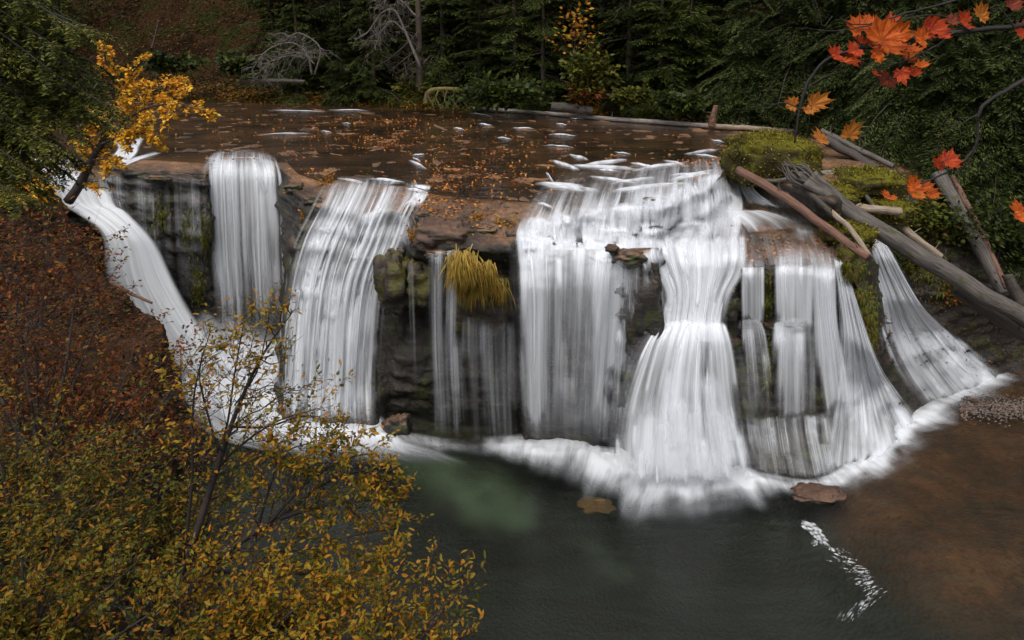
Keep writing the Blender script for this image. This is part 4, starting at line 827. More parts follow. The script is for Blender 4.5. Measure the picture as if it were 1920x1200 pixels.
fs('reddish leaning shrub with fine bare twigs at the foot of the headland', [(p, .022) for p in fan(130, 960, [(270,600),(330,650),(380,640),(340,730),(250,700),(300,780),(200,740),(370,790),(140,740),(100,800)], 8.5, 10, rr=rr0)],
  M['shrub_orange'], 29, ntw=18, tl=1.0, nlf=17, ll=.07, lw=.038)
fs('low rusty shrub spread over the top of the headland beside the chute', [(p, .03) for p in fan(60, 620, [(20,410),(80,400),(130,420),(170,440),(190,480),(110,470),(40,450),(160,510),(190,540),(70,500),(-20,430)], 17, 18, rr=rr0)],
  M['shrub_orange'], 33, ntw=13, tl=1.5, nlf=7, ll=.12, lw=.07)
fs('orange tuft shrub on the headland crest left of the chute', [(p, .02) for p in fan(40, 400, [(-10,330),(30,325),(60,335),(80,355),(10,350)], 33, 33, rr=rr0)],
  M['maple'], 30, ntw=10, tl=1.2, nlf=9, ll=.2, lw=.14)

# ---- hemlock, upper left
def hemlock():
    rr = np.random.default_rng(77); W, L, T = Acc(), Acc(), Acc()
    base = PY(-190, 330, 11.); T.tube(np.array([base+[0, 0, k*1.] for k in range(-9, 7)]), np.linspace(.26, .12, 16), 8)
    ends = [(60,10),(140,20),(190,60),(110,90),(200,130),(60,150),(185,170),(140,210),(215,205),(60,230),(160,250),(110,280),(150,300),(40,290),(90,330),(20,330),(10,100),(20,190),(120,150),(70,60),(100,-20),(180,-30),(30,-60),(205,235),(125,325),(0,250),(160,110),(210,160),(30,40),(85,200),(175,215),(60,300),(130,240),(10,20),(150,60),(0,150),(60,110)]
    ends = ends+[(x*.8+rr.normal(0, 14), y+rr.normal(0, 20)) for x, y in ends]
    for (x, y) in ends:
        Yt = rr.uniform(9.2, 12); tip = PY(x, y, Yt); st = PY(-190+rr.uniform(-5, 25), y-rr.uniform(50, 150), 11.)
        m = (st*.5+tip*.5)+np.array([0, 0, .3]); p = path([st, m, tip], 14); W.tube(p, np.linspace(.03, .005, 14), 4)
        for i in range(85):
            s = .2+.8*rr.random(); q, d = along(p, np.array([s])); q, d = q[0], d[0]
            sd_ = np.cross(d, [0, 0, 1.]); sd_ /= np.linalg.norm(sd_); g = rr.choice([-1, 1])
            dr = d*.75+sd_*g*rr.uniform(.3, .9)+np.array([0, 0, rr.uniform(-.75, -.05)]); dr /= np.linalg.norm(dr)
            ln = rr.uniform(.2, .55)*(1.25-.6*s); t = np.linspace(0, 1, 4)[:, None]; tw = q+dr*ln*t; tw[:, 2] -= .25*ln*t[:, 0]**2
            W.tube(tw, np.linspace(.004, .0015, 4), 3, cap=False)
            n = int(ln*85); u = rr.random(n); a, dd = along(tw, u); s2 = np.cross(dd, [0, 0, 1.]); s2 /= np.linalg.norm(s2, axis=1)[:, None]+1e-9
            sg = rr.choice([-1, 1], n)[:, None]
            L.leaves(a, dd*.6+s2*sg*.9+rr.normal(0, .25, (n, 3)), np.array([0, 0, 1.])+rr.normal(0, .4, (n, 3)), .07*rr.uniform(.7, 1.2, n), .024, 'dia')
    root = empty('hemlock_tree', tuple(base), 'near hemlock hanging fine green needled boughs into the upper left corner', 'tree')
    for nm, A, mt in (('trunk', T, M['bark']), ('boughs', W, M['twig']), ('needles', L, M['hemlock'])):
        A.V = [v-base for v in A.V]; link(nm, A.mesh(nm, nm != 'needles'), mt, root)
hemlock()
for (a, b, lab) in (((30,345),(48,255),'thin dark sapling trunk on the headland behind the hemlock boughs, left one'), ((58,345),(60,240),'thicker dark trunk on the headland just left of the yellow maple')):
    plant('slender_tree', lab, 'tree', 'dark trunks on the headland', [(pix([a, ((a[0]+b[0])/2, (a[1]+b[1])/2), b, (b[0], b[1]-140)], 36), .16, .05)], M['hemlock'], M['twig'], a[0], wood='trunk', leafn='crown', tl=1.2, nlf=14, ll=.2, lw=.08, ntw=16, lo=.3, droop=.4)

# ---- bare grey branches on the far bank
def dead(label, stems, seed, mat, **kw):
    return plant('dead_branch', label, 'dead branch', 'bare dead branches on the far bank', stems, M['green'], mat, seed, wood='bare_twigs', **dict(dict(nlf=0, ll=.1, lw=.1, sub=3, jit=.16, spread=1.3, up=.0), **kw))
Yb = 62
dead('silvery tangle of bare twigs arching over the left bank log', [(pix([(585,140),(575,100),(545,80),(500,95),(470,135)], Yb), .10, .03), (pix([(590,140),(600,90),(560,62),(530,80)], Yb), .08, .03), (pix([(575,110),(540,105),(500,120),(480,150)], Yb-.4), .08, .02), (pix([(590,120),(565,100),(530,105),(505,145)], Yb-.6), .07, .02)], 41, M['grey'], ntw=16, tl=2.2, droop=.4, tw_r=.035)
dead('pale broken treetop with drooping bare twigs above the dark firs', [(pix([(790,130),(760,60),(740,20),(715,25),(690,60),(665,75)], 60), .13, .03), (pix([(760,60),(735,40),(715,60),(700,95)], 60), .08, .03), (pix([(780,30),(740,-5),(700,20)], 60), .09, .03)], 42, M['grey'], ntw=16, tl=2.0, droop=.35, tw_r=.035)
dead('fan of mossy brown limbs sweeping down beside the fir trunk', [(pix([(785,60),(765,80),(730,110),(705,125)], 61), .09, .03), (pix([(785,90),(760,110),(735,130)], 61), .08, .03), (pix([(790,110),(765,125),(775,135)], 61), .07, .02)], 43, M['bark'], ntw=10, tl=1.6, droop=.35, tw_r=.03)
dead('leaning thin grey snag rising from the brown slope at upper left', [(pix([(270,135),(285,90),(298,38)], 76), .16, .06)], 44, M['bark'], ntw=4, tl=1.5, sub=1)
dead('mossy upturned root tangle lying at the water edge of the far bank', [(pix([(798,195),(808,170),(860,168),(880,178)], 61), .28, .12), (pix([(800,172),(805,185),(815,203)], 60.6), .1, .05), (pix([(822,170),(818,185),(828,203)], 60.6), .1, .05), (pix([(838,170),(834,188),(842,205)], 60.6), .09, .04), (pix([(852,170),(850,188),(862,205)], 60.6), .08, .04), (pix([(866,172),(868,186),(880,206)], 60.6), .08, .04)], 45, bark_mat('mossy_root', (.05, .03, .014), (.14, .09, .03), moss=(.10, .09, .012), mossamt=.45), ntw=8, tl=1.0, tw_r=.03, sub=2, droop=.3)
t_ = plant('fir_snag', 'straight bare fir trunk standing beside the mossy limbs on the far bank', 'tree', None, [(pix([(787,170),(786,100),(784,20),(782,-60)], 61.5), .30, .2)], M['green'], M['bark'], 46, wood='trunk', nlf=0, ll=.1, lw=.1, ntw=10, tl=1.2, sub=2)

# ---- bushes and ground plants
def bush(name, label, cat, cx, cy, wpx, hpx, Y, n, ll, lw, mat, seed, group=None, dp=None, shape='dia'):
    rr = np.random.default_rng(seed)
    if Y == -1: Y = hit(cx, cy+hpx/2)[0][1]
    c = PY(cx, cy+hpx/2, Y); sx = wpx/F*Y/2; sz = hpx/F*Y; W, L = Acc(), Acc(); dp = dp or sx*.6
    ns = max(6, n//70)
    for i in range(ns):
        a = rr.uniform(-1, 1); b = rr.uniform(-1, 1); top = np.array([a*sx, b*dp, sz*(1-.5*a*a)*rr.uniform(.35, 1.05)])
        bs = np.array([a*sx*.04, b*dp*.04, -.3]); p = path([bs, (bs+top)/2+rr.normal(0, .1*sz, 3), top], 8); W.tube(p, np.linspace(.03, .008, 8)*max(.4, sz*.4), 3, cap=False)
        m = n//ns; q, d = along(p, .25+.75*rr.random(m)); e = rr.normal(0, 1, (m, 3)); e[:, 2] *= .6
        L.leaves(q+e*sz*.13, e+d*.4+[0, 0, -.3], np.array([0, -.3, 1.])+rr.normal(0, .5, (m, 3)), ll*rr.uniform(.6, 1.3, m), lw*rr.uniform(.6, 1.3, m), shape)
    root = empty(name, tuple(c), label, cat, group)
    link('stems', W.mesh('stems'), M['twig'], root); link('leaves', L.mesh('leaves', False), mat, root); return root
gold = leaf_mat('gold_leaves', [(.30, .12, .012), (.45, .22, .02), (.22, .17, .02), (.40, .12, .012)], trans=.3)
M['gold'] = gold; M['lime'] = leaf_mat('lime_leaves', [(.03, .04, .006), (.06, .075, .009), (.12, .12, .014), (.06, .045, .009)], trans=.3)
M['rust'] = leaf_mat('rust_leaves', [(.05, .025, .012), (.12, .045, .012), (.10, .08, .015), (.20, .06, .015)], trans=.2)
g1 = 'bushes along the far bank'
for i, a in enumerate([
 ('low broad green bush at the foot of the brown slope, left one', 330, 110, 130, 32, 70, 900, .55, .4, 'green'),
 ('low broad green bush beside the silvery bare twigs', 430, 115, 110, 30, 69, 800, .55, .4, 'green'),
 ('yellow-green leafy bush in the gap between the middle firs', 1105, 120, 90, 80, 58, 900, .45, .3, 'lime'),
 ('rusty fern clump at the foot of the forest gap', 1085, 165, 90, 40, 58, 500, .6, .16, 'rust'),
 ('tall thin bush dotted with orange leaves in the forest gap', 1075, 55, 50, 90, 60, 160, .4, .3, 'gold'),
 ('fresh green plants beside the fir trunk at the water edge', 770, 155, 70, 34, 62, 420, .45, .3, 'lime'),
 ('dark leafy bush hanging over the water left of the rusty ferns', 930, 160, 170, 50, 59, 1500, .5, .35, 'green'),
 ('low leafy bush behind the long bank log, right of the rusty ferns', 1180, 175, 90, 36, 56, 600, .4, .25, 'lime'),
 ('dark bush at the bank log near the leftmost cedar', 1270, 185, 100, 40, 54, 800, .45, .3, 'green'),
 ('shaded bush at the far left end of the river bank', 60, 140, 220, 60, 78, 1300, .7, .5, 'green'),
 ('green bush right of the fallen log pile under the cedars', 1780, 260, 150, 70, -1, 1500, .32, .2, 'green'),
 ('leafy green bush below the big log, hanging down the right bank', 1740, 400, 120, 80, -1, 1300, .26, .18, 'lime'),
 ('dark bush behind the leaning grey log at the right', 1830, 400, 160, 110, -1, 2200, .28, .18, 'green'),
 ('dark bush at the right edge above the lower end of the big log', 1910, 430, 110, 120, -1, 1600, .28, .18, 'green'),
 ('olive bush on the right bank slope below the big log', 1700, 470, 90, 50, -1, 700, .2, .14, 'lime'),
 ('rusty low bush on the right bank beside the far right stream', 1780, 540, 120, 40, -1, 500, .2, .13, 'rust'),
 ]): bush('leafy_bush', a[0], 'bush', *a[1:9], M[a[9]], 500+i, g1)
for i, a in enumerate([
 ('tiny golden bush on the shelf brim right of the square curtain', 612, 332, 34, 26, None, 160, .14, .09, 'gold'),
 ('golden sprig on the rock face right of the square curtain', 548, 360, 20, 26, 36.5, 60, .15, .1, 'gold'),
 ('orange sprig low on the rock face between the two left falls', 572, 398, 26, 30, 33.6, 90, .14, .1, 'gold'),
 ('round golden bush on the left corner of the mossy block', 787, 425, 42, 40, 30.4, 420, .13, .08, 'gold'),
 ('golden leaf tuft on top of the mossy block, left of the trickle', 895, 402, 34, 18, 30.6, 130, .13, .08, 'gold'),
 ('golden leaf tuft on top of the mossy block near the tall curtain', 945, 408, 34, 16, 30.4, 130, .13, .08, 'gold'),
 ('pale yellow sprig on the green rock pillar', 1585, 515, 26, 12, 29.8, 40, .14, .08, 'gold'),
 ('dull green tuft on the brim left of the golden bush', 690, 322, 26, 8, None, 50, .12, .06, 'lime'),
 ]):
    Y = a[5]
    if Y is None: h, _n = hit(a[1], a[2]+a[4]/2); Y = h[1]
    bush('small_bush', a[0], 'bush', a[1], a[2], a[3], a[4], Y, *a[6:9], M[a[9]], 600+i, 'small plants on the falls rock')

# ---- hanging grass and moss tufts on rock
def blades(name, label, cat, spots, n, ln, w, mat, seed, group=None, hang=1., kind=None):
    pull = .962 if name == 'hanging_grass' else 1.
    rr = np.random.default_rng(seed); A = Acc(); P0 = None
    for _ in range(n):
        s = spots[rr.integers(len(spots))]; a, b = rr.normal(0, 1, 2)*.5
        h, nn = hit(s[0]+a*s[2], s[1]+b*s[3])
        if h is None: continue
        h = np.array([0, 0, CAMZ])+(h-np.array([0, 0, CAMZ]))*pull
        if P0 is None: P0 = h
        dv = -ray(s[0], s[1]); dv = dv/np.linalg.norm(dv); o = dv*np.array([1, 1, .3]); l = ln*rr.uniform(.5, 1.3)
        t = np.array([0, .35, .7, 1.])[:, None]; sd_ = rr.normal(0, .25)
        c = h+o*.1+o*l*.32*np.sin(t*2.2)+np.array([sd_, 0, 0])*l*t+np.array([0, 0, -hang])*l*t**1.4+np.array([0, 0, .12*l])*np.sin(t*3.1)
        ww = w*np.array([.8, 1, .8, .1])[:, None]*.5; x = np.array([1., rr.normal(0, .3), 0])
        V = np.stack([c-x*ww, c+x*ww], 1).reshape(-1, 3)-P0
        A.add(V, np.array([[0, 1, 3, 2], [2, 3, 5, 4], [4, 5, 7, 6]]))
    return tag(link(name, A.mesh(name, False), mat, None, tuple(P0)), label, cat, group, kind)
M['hay'] = leaf_mat('hanging_grass', [(.12, .09, .015), (.36, .22, .04), (.56, .35, .08), (.20, .16, .025)], trans=.25, clump=1.5)
M['moss'] = leaf_mat('moss_tufts', [(.03, .04, .006), (.07, .08, .008), (.13, .12, .012), (.06, .04, .010)], trans=.15, clump=.9)
M['brightmoss'] = leaf_mat('bright_moss', [(.05, .05, .006), (.12, .11, .008), (.24, .20, .014), (.10, .06, .010)], trans=.15, clump=.9)
blades('hanging_grass', 'golden mane of wet grass hanging down the face of the mossy block', 'grass', [(868,480,22,14),(880,505,22,22),(895,540,18,22)], 1500, 1.05, .032, M['hay'], 51)
blades('hanging_grass', 'narrow golden grass tuft right of the larger golden mane', 'grass', [(916,498,8,10)], 320, .8, .03, M['hay'], 52)
blades('hanging_grass', 'lowest golden-green grass tuft on the mossy block face', 'grass', [(930,530,12,12),(935,560,8,14)], 450, .8, .03, M['hay'], 53)
def mossy(label, spots, n, ln, mat, seed):
    blades('moss', label, 'moss', spots, n, ln, .06, mat, seed, None, 1., 'stuff')
mossy('green moss on the left shoulder of the dark cave block', [(725,520,20,30),(740,490,18,16)], 700, .2, M['moss'], 54)
mossy('olive moss under the brow of the central block', [(800,540,14,30),(930,600,24,34),(900,590,20,30)], 600, .22, M['moss'], 55)
mossy('long green moss coat on the pillar left of the far right stream', [(1600,500,26,20),(1620,560,20,34),(1635,610,12,40),(1590,470,20,12)], 1600, .3, M['moss'], 56)
mossy('yellow-green moss strip dividing the right-hand streams', [(1440,560,8,50),(1440,680,10,60),(1340+30,560,12,30)], 450, .2, M['moss'], 57)
mossy('moss strips on the dark wall behind the left trickles', [(385,430,10,60),(355,420,14,50),(370,530,14,40),(300,400,16,40)], 600, .3, M['moss'], 58)
mossy('moss on the right bank slope beside the far right stream', [(1740,500,40,26),(1790,540,40,24),(1700,450,24,12)], 900, .22, M['moss'], 59)

# ---- moss covered mound on the right brim
def lump(name, label, cat, c, rad, mat, seed, amp=.25, res=(48, 28), group=None, fr=1.2, kind=None, squash=None):
    th = np.linspace(0, 2*math.pi, res[0]+1)[None]; ph = np.linspace(.02, math.pi-.02, res[1])[:, None]
    d = np.stack([np.cos(th)*np.sin(ph), np.sin(th)*np.sin(ph), np.cos(ph)*np.ones_like(th)], -1)
    d[:, -1] = d[:, 0]; q = np.sign(d)*np.abs(d)**(squash or 1.); rad = np.array(rad, float)
    P = q*rad; s = 1+amp*fbm(d*fr*1.5+seed, 4)*1.4+amp*.4*np.abs(fbm(d*fr*4+seed, 3)); P = P*s[..., None]
    me = mesh_np(name, P.reshape(-1, 3), [grid_faces(res[1], res[0]+1)])
    return tag(link(name, me, mat, None, tuple(c)), label, cat, group, kind), P+np.array(c)
M['mossrock'] = rock_mat('moss_rock', (.055, .05, .008), (.12, .11, .012), (.02, .016, .010), (.06, .05, .014), (.10, .095, .010), .5, wet=False)
def mound(label, cx, cy, wpx, hpx, Y, seed, n=2600, dep=1.6):
    c = PY(cx, cy, Y); sx = wpx/F*Y/2; sz = hpx/F*Y/2
    o, P = lump('mossy_mound', label, 'mossy rock', c, (sx, dep, sz*1.15), M['mossrock'], seed, .22, squash=.75, group='moss covered rocks on the right brim')
    rr = np.random.default_rng(int(seed*10)); P = P.reshape(-1, 3); P = P[P[:, 2] > c[2]-sz*.9]; i = rr.integers(len(P), size=n)
    A = Acc(); A.leaves(P[i]-c+rr.normal(0, .07, (n, 3)), rr.normal(0, 1, (n, 3))+[0, -.3, .3], rr.normal(0, 1, (n, 3))+[0, 0, 1], .13, .07, 'dia')
    link('moss_tufts', A.mesh('moss_tufts', False), M['brightmoss'], o)
mound('large yellow-green moss mound on the shelf brim at right', 1445, 300, 160, 84, 38.5, 3.1, 4200, 2.6)
mound('low moss hump behind the big root-ended log', 1625, 345, 150, 46, 36.0, 5.2, 2200, 1.5)
mound('small moss hump between the fallen logs', 1560, 365, 80, 36, 34.6, 7.7, 1200, 1.2)
mound('moss lump beneath the cut end of the pale log', 1660, 395, 90, 40, 34.8, 9.3, 1200, 1.2)
mound('mossy bank edge above the far right stream', 1590, 440, 90, 40, 32.0, 9.9, 1300, 1.0)

# ---- logs
def log(label, pts, r, Y, mat, seed, ends=True, grp='fallen logs jammed on the right bank', flare=0, stubs=4, sides=14, name='fallen_log', wpts=None):
    rr = np.random.default_rng(seed); W = path(wpts if wpts is not None else pix(pts, Y), 60); n = len(W)
    rad = np.linspace(r[0], r[1], n)*(1+.07*perlin(np.stack([np.linspace(0, 9, n)+seed, np.zeros(n), np.zeros(n)], 1)))
    if flare: rad = rad*(1+flare*np.exp(-np.linspace(0, 9, n)))
    W = W+.12*r[0]*fbm(np.stack([np.linspace(0, 5, n)+seed, np.zeros(n), np.ones(n)], 1), 2)[:, None]*2
    A = Acc(); A.tube(W, rad, sides); V = A.V[0]; k = n*sides
    rv = V[:k].reshape(n, sides, 3)-W[:, None]; th = np.arange(sides)*2*math.pi/sides
    s = 1+.10*perlin(np.stack([np.cos(th)[None]*1.8+0*rad[:, None], np.sin(th)[None]*1.8+0*rad[:, None], np.linspace(0, 3, n)[:, None]+seed+0*th[None]], -1))*2
    if flare: s = s+.35*np.exp(-np.linspace(0, 7, n))[:, None]*np.sin(th*5+seed)[None]
    V[:k] = (W[:, None]+rv*s[..., None]).reshape(-1, 3); p0 = W[0].copy(); A.V = [V-p0]
    me = mesh_np('log', A.V[0], A.Q+A.T, uv=np.concatenate([np.stack([np.broadcast_to(np.abs(np.arange(sides)-sides/2)[None]*2*math.pi*r[0]/sides+seed, (n, sides)).ravel(), np.repeat(np.linspace(0, np.linalg.norm(W[-1]-W[0]), n), sides)], 1), np.zeros((len(A.V[0])-k, 2))]))
    o = link(name, me, mat, None, tuple(p0)); tag(o, label, 'log', grp)
    B = Acc()
    for i in range(stubs):
        q, d = along(W, np.array([rr.uniform(.08, .95)])); e = rr.normal(0, 1, 3); e -= d[0]*e.dot(d[0]); e /= np.linalg.norm(e); e[2] = abs(e[2])
        l = r[0]*rr.uniform(1.5, 3.5); B.tube(path([q[0]-p0, q[0]-p0+e*l*.6, q[0]-p0+e*l+rr.normal(0, .1, 3)], 5), np.linspace(r[0]*.16, .01, 5), 4)
    if flare:
        B = Acc()
        ax = (W[0]-W[4]); ax /= np.linalg.norm(ax)
        for i in range(44):
            e = rr.normal(0, 1, 3); e -= ax*e.dot(ax); e /= np.linalg.norm(e); st = e*rad[0]*rr.uniform(.1, .6)
            l = rr.uniform(.4, 1.3); B.tube(path([e*.05-ax*.8, st+ax*l*.4+e*.25, st+ax*l+rr.normal(0, .14, 3)], 7), np.linspace(.07, .012, 7), 5)
    if B.n: link('root_ends' if flare else 'branch_stubs', B.mesh('stubs'), mat, o)
    return o
def woodmat(nm, a, b, moss=None, amt=.6):
    m = bark_mat(nm, a, b, scale=(7, .55, 1), moss=moss, mossamt=amt, rough=.75, bump=1.); nt = m.node_tree
    uv = nt.nodes.new('ShaderNodeUVMap'); mp = [x for x in nt.nodes if x.type == 'MAPPING'][0]; nt.links.new(uv.outputs[0], mp.inputs[0])
    return m
M['silver'] = woodmat('weathered_wood', (.018, .015, .013), (.14, .12, .105), (.05, .05, .012), .6)
M['redlog'] = woodmat('red_wood', (.05, .022, .014), (.20, .10, .065)); M['palelog'] = woodmat('pale_wood', (.10, .07, .045), (.34, .27, .20))
M['darklog'] = woodmat('dark_wood', (.018, .014, .012), (.07, .055, .045), (.04, .045, .01), .58); M['birch'] = woodmat('pale_bark', (.03, .025, .02), (.34, .30, .27))
log('huge weathered grey log with splayed root end, sloping down to the right edge', [(1512,338),(1600,400),(1740,487),(1850,555),(1960,622)], (.43,.33), [33.4,32.6,31.4,30.6,29.8], M['silver'], 1, flare=.3, stubs=9, sides=22)
log('long reddish log lying over the right block, its end jutting over the stream', [(1385,318),(1470,368),(1560,435),(1628,484)], (.20,.17), [36,33.2,30.4,28.9], M['redlog'], 2)
log('thin pale log lying just right of the reddish log', [(1535,378),(1590,425),(1632,482)], (.13,.10), [32.6,30.8,29.2], M['palelog'], 3)
log('short sawn pale log end behind the huge grey log', [(1580,388),(1690,396)], (.19,.18), [33.6,33.0], M['palelog'], 4, stubs=1)
log('white-barked log lying level behind the root end', [(1462,334),(1540,326),(1680,325)], (.17,.15), [37,36.8,36.4], M['birch'], 5)
log('upper slanting grey log above the mound, thinner one', [(1540,245),(1610,280),(1676,312)], (.17,.15), [41.5,40,38.6], M['silver'], 6)
log('upper slanting mossy log just below the thinner grey one', [(1548,262),(1600,290),(1645,318)], (.27,.22), [41,39.8,38.8], M['darklog'], 7)
log('dark slanting log highest in the pile under the cedars', [(1600,245),(1680,275),(1720,290)], (.2,.16), [45,43.4,42.6], M['darklog'], 8)
log('thin dark pole crossing the upper log pile', [(1590,250),(1650,280),(1720,296)], (.08,.06), [43,42,41], M['darklog'], 9)
log('steep dark grey log leaning down onto the huge log at right', [(1760,325),(1815,425),(1885,548)], (.36,.30), [37,35,33], M['silver'], 10)
log('steep reddish split log right against the dark leaning one', [(1785,330),(1835,425),(1888,540)], (.14,.12), [36.8,34.8,32.8], M['redlog'], 11)
log('pale straight log lying parallel above the huge grey log', [(1665,398),(1710,440),(1765,482)], (.2,.15), [34.8,33.8,33.2], M['palelog'], 12)
log('short broken snag standing at the lower end of the huge log', [(1888,515),(1905,548),(1925,590)], (.22,.3), [31.2,31,30.8], M['darklog'], 13)
log('dark mossy log tucked under the lower end of the huge grey log', [(1790,540),(1860,590),(1950,650)], (.28,.25), [31.8,31.2,30.4], M['darklog'], 14)
log('small crooked branch lying left of the root end', [(1425,338),(1465,338),(1505,326)], (.09,.12), [35.6,35.2,34.8], M['silver'], 15)
log('short propped stick under the white-barked log', [(1608,330),(1618,358),(1640,388)], (.12,.09), [35.6,34.8,34.2], M['silver'], 16)
log('dark rotten log wedged low between the pale logs', [(1490,345),(1530,372),(1580,420)], (.16,.13), [34,32.6,31.2], M['darklog'], 17)
p1 = PZ(np.array([880, 1000, 1150, 1300, 1500.]), np.array([204, 211, 223, 234, 248.]), .22)
log('long thin pale log lying along the waterline of the far bank', None, (.17,.19), None, M['birch'], 18, wpts=p1, stubs=8, grp='logs lying along the far bank')
log('short pale log end by the leaning stump left of the moss mound', [(1325,236),(1400,240),(1488,247)], (.2,.18), [52.5,51.5,50.2], M['palelog'], 19, grp='logs lying along the far bank')
log('rotten brown log above the long bank log at mid river', [(1035,199),(1075,203),(1112,208)], (.38,.30), [58.2,57.8,57.4], M['darklog'], 20, grp='logs lying along the far bank')
log('dark log lying on the leafy bank below the silvery twigs', [(450,152),(510,151),(572,153)], (.2,.16), [70,69,68], M['darklog'], 21, grp='logs lying along the far bank')
log('upright brown stump at the waterline under the leftmost cedar', [(1334,237),(1337,220),(1342,198)], (.26,.17), [52.0,52,52], M['redlog'], 22, grp='logs lying along the far bank', name='stump')
log('slim pole sticking out of the headland across the white chute', [(205,527),(245,550),(285,568)], (.09,.06), [31.5,31.2,31], M['redlog'], 23, grp=None, stubs=1)
log('small driftwood stick lying on the leafy shelf upstream', [(815,236),(825,240),(838,245)], (.09,.05), [47.5,47,46.5], M['redlog'], 24, grp=None, stubs=1)

# ---- loose rocks
M['redrock'] = rock_mat('red_rock', (.06, .032, .02), (.13, .07, .042), (.03, .018, .012), (.08, .045, .03), (.05, .05, .012), .55)
def rock(label, px, py, wpx, hpx, mat, seed, off=0., Y=None, dep=None, grp='loose rocks at the falls', z=None):
    if z is not None: c = PZ(px, py, z)
    elif Y: c = PY(px, py, Y)
    else: c, _n = hit(px, py)
    D = c[1]; sx = wpx/F*D/2; sz = hpx/F*D/2
    return lump('boulder', label, 'rock', c+np.array([0, 0, off]), (sx, dep or sx*.8, sz), mat, seed, .38, group=grp, fr=1., squash=.8)[0]
rock('small red stone perched in the white water above the tall curtain', 1147, 466, 24, 16, M['redrock'], 1.5, Y=28.3)
rock('dark flat boulder parting the water right of the red stone', 1178, 482, 62, 26, M['rock'], 2.5, Y=28.4)
rock('little dark stone poking out at the left edge of the bell-shaped fall', 1219, 660, 12, 14, M['rock'], 3.5, Y=27.9)
rock('tall rounded wet knob between the tall curtain and the inner fall', 1206, 590, 76, 190, M['rock'], 4.9, Y=28.5, dep=.6)
rock('dark square boulder beside the inner fall under the right block', 1362, 570, 52, 66, M['rock'], 5.5, Y=29.4)
rock('brown weathered boulder on top of the central block', 835, 425, 110, 50, M['redrock'], 6.5, Y=30.0, dep=1.3, off=-.35)
rock('dark stone at the splash line below the central block', 745, 800, 50, 50, M['rock'], 7.2, Y=30.2)
for i, (px, py, w, h, lab) in enumerate([(555,350,40,22,'low wet rock on the brim right of the square curtain'),(588,372,34,20,'wet rock at the top left shoulder of the stepped cascade'),(800,400,40,16,'small ledge stone beside the weathered boulder on the central block'),(905,425,60,16,'flat wet stone on the central block above the golden mane'),(960,440,26,20,'rough stone at the upper left corner of the tall curtain'),(755,470,50,30,'overhanging mossy stone at the left corner of the central block'),(820,470,44,16,'brow stone above the glassy threads'),(1400,500,44,18,'brow stone between the first and second right-hand streams'),(1440,610,40,26,'step stone on the mid ledge of the right block'),(1375,640,40,30,'mossy stone where the right block meets the bell-shaped fall'),(1010,378,30,12,'dark stone breaking the water at the brim of the tall curtain'),(1560,445,30,16,'wet stone at the rear corner of the right block'),(300,330,50,14,'wet brow stone above the left trickles')]):
    rock(lab, px, py, w, h, M['rock'], 20.3+i*1.7, off=-.12)
M['buttress'] = rock_mat('mossy_buttress', (.05, .04, .012), (.10, .08, .015), (.010, .008, .006), (.05, .035, .022), (.07, .065, .010), .46)
rock('bulging mossy buttress under the golden mane of the central block', 905, 545, 150, 150, M['buttress'], 41.2, Y=30.5, dep=1.1)
rock('bulging dark green shoulder at the left corner of the cave block', 740, 525, 66, 110, M['buttress'], 43.9, Y=30.7, dep=1.0)
rock('second green bulge hanging beside the glassy threads', 790, 530, 60, 90, M['buttress'], 45.1, Y=30.4, dep=.8)
sl = rock('flat brown slab just breaking the surface below the right apron', 1532, 925, 110, 10, M['redrock'], 8.1, z=-9.98, dep=.55)
rock('pale grey pebble at the edge of the gravel spit', 1816, 748, 16, 10, M['grey'], 9.1, z=-9.9)
rock('brown pebble beside the pale one at the gravel spit', 1828, 753, 14, 8, M['redrock'], 9.6, z=-9.9)
rock('orange submerged rock glowing through the pool left of the slab', 1120, 948, 70, 14, bark_mat('ochre_rock', (.07, .04, .012), (.15, .085, .025)), 10.3, z=-10.16, dep=.4)

# ---- gravel and leaf litter
def litter(name, label, cat, pick, n, ll, lw, mat, seed, kind='stuff', lift=.03):
    rr = np.random.default_rng(seed); P = []
    for _ in range(n):
        h = pick(rr)
        if h is not None: P.append(h)
    P = np.array(P); m = len(P); A = Acc()
    A.leaves(P+[0, 0, lift], rr.normal(0, 1, (m, 3))*[1, 1, .25], np.array([0, 0, 1.])+rr.normal(0, .35, (m, 3)), ll*rr.uniform(.5, 1.3, m), lw*rr.uniform(.6, 1.3, m), 'dia')
    tag(link(name, A.mesh(name, False), mat), label, cat, kind=kind)
def shelf_pick(rr):
    r = rr.random()
    if r < .45: px = rr.normal(880, 95); py = 330-(px-880)*.35+rr.normal(0, 45)
    elif r < .62: px, py = rr.normal(720, 70), rr.normal(263, 12)
    elif r < .75: px, py = rr.normal(720, 90), rr.normal(228, 6)
    elif r < .85: px, py = rr.uniform(390, 600), rr.uniform(215, 330)
    elif r < .9: px, py = rr.normal(1310, 25), rr.normal(307, 8)
    elif r < .95: px, py = rr.uniform(1380, 1570), rr.uniform(440, 500)
    else: px, py = rr.uniform(230, 1300), rr.uniform(205, 330)
    if py < 198: return None
    h, nn = hit(px, py); return h if h is not None and abs(nn[2]) > .6 else None
litter('fallen_leaves', 'orange fallen leaves scattered over the brown rock shelf', 'fallen leaves', shelf_pick, 5200, .17, .12, M['fallen'], 61)
def hill_pick(rr):
    x = rr.uniform(-78, -14); y = np.interp(x, BANK[:, 0], BANK[:, 1])+abs(rr.normal(0, 17))+.2; return np.array([x, y, float(hill(np.array(x), np.array(y)))+abs(rr.normal(0, .25))])
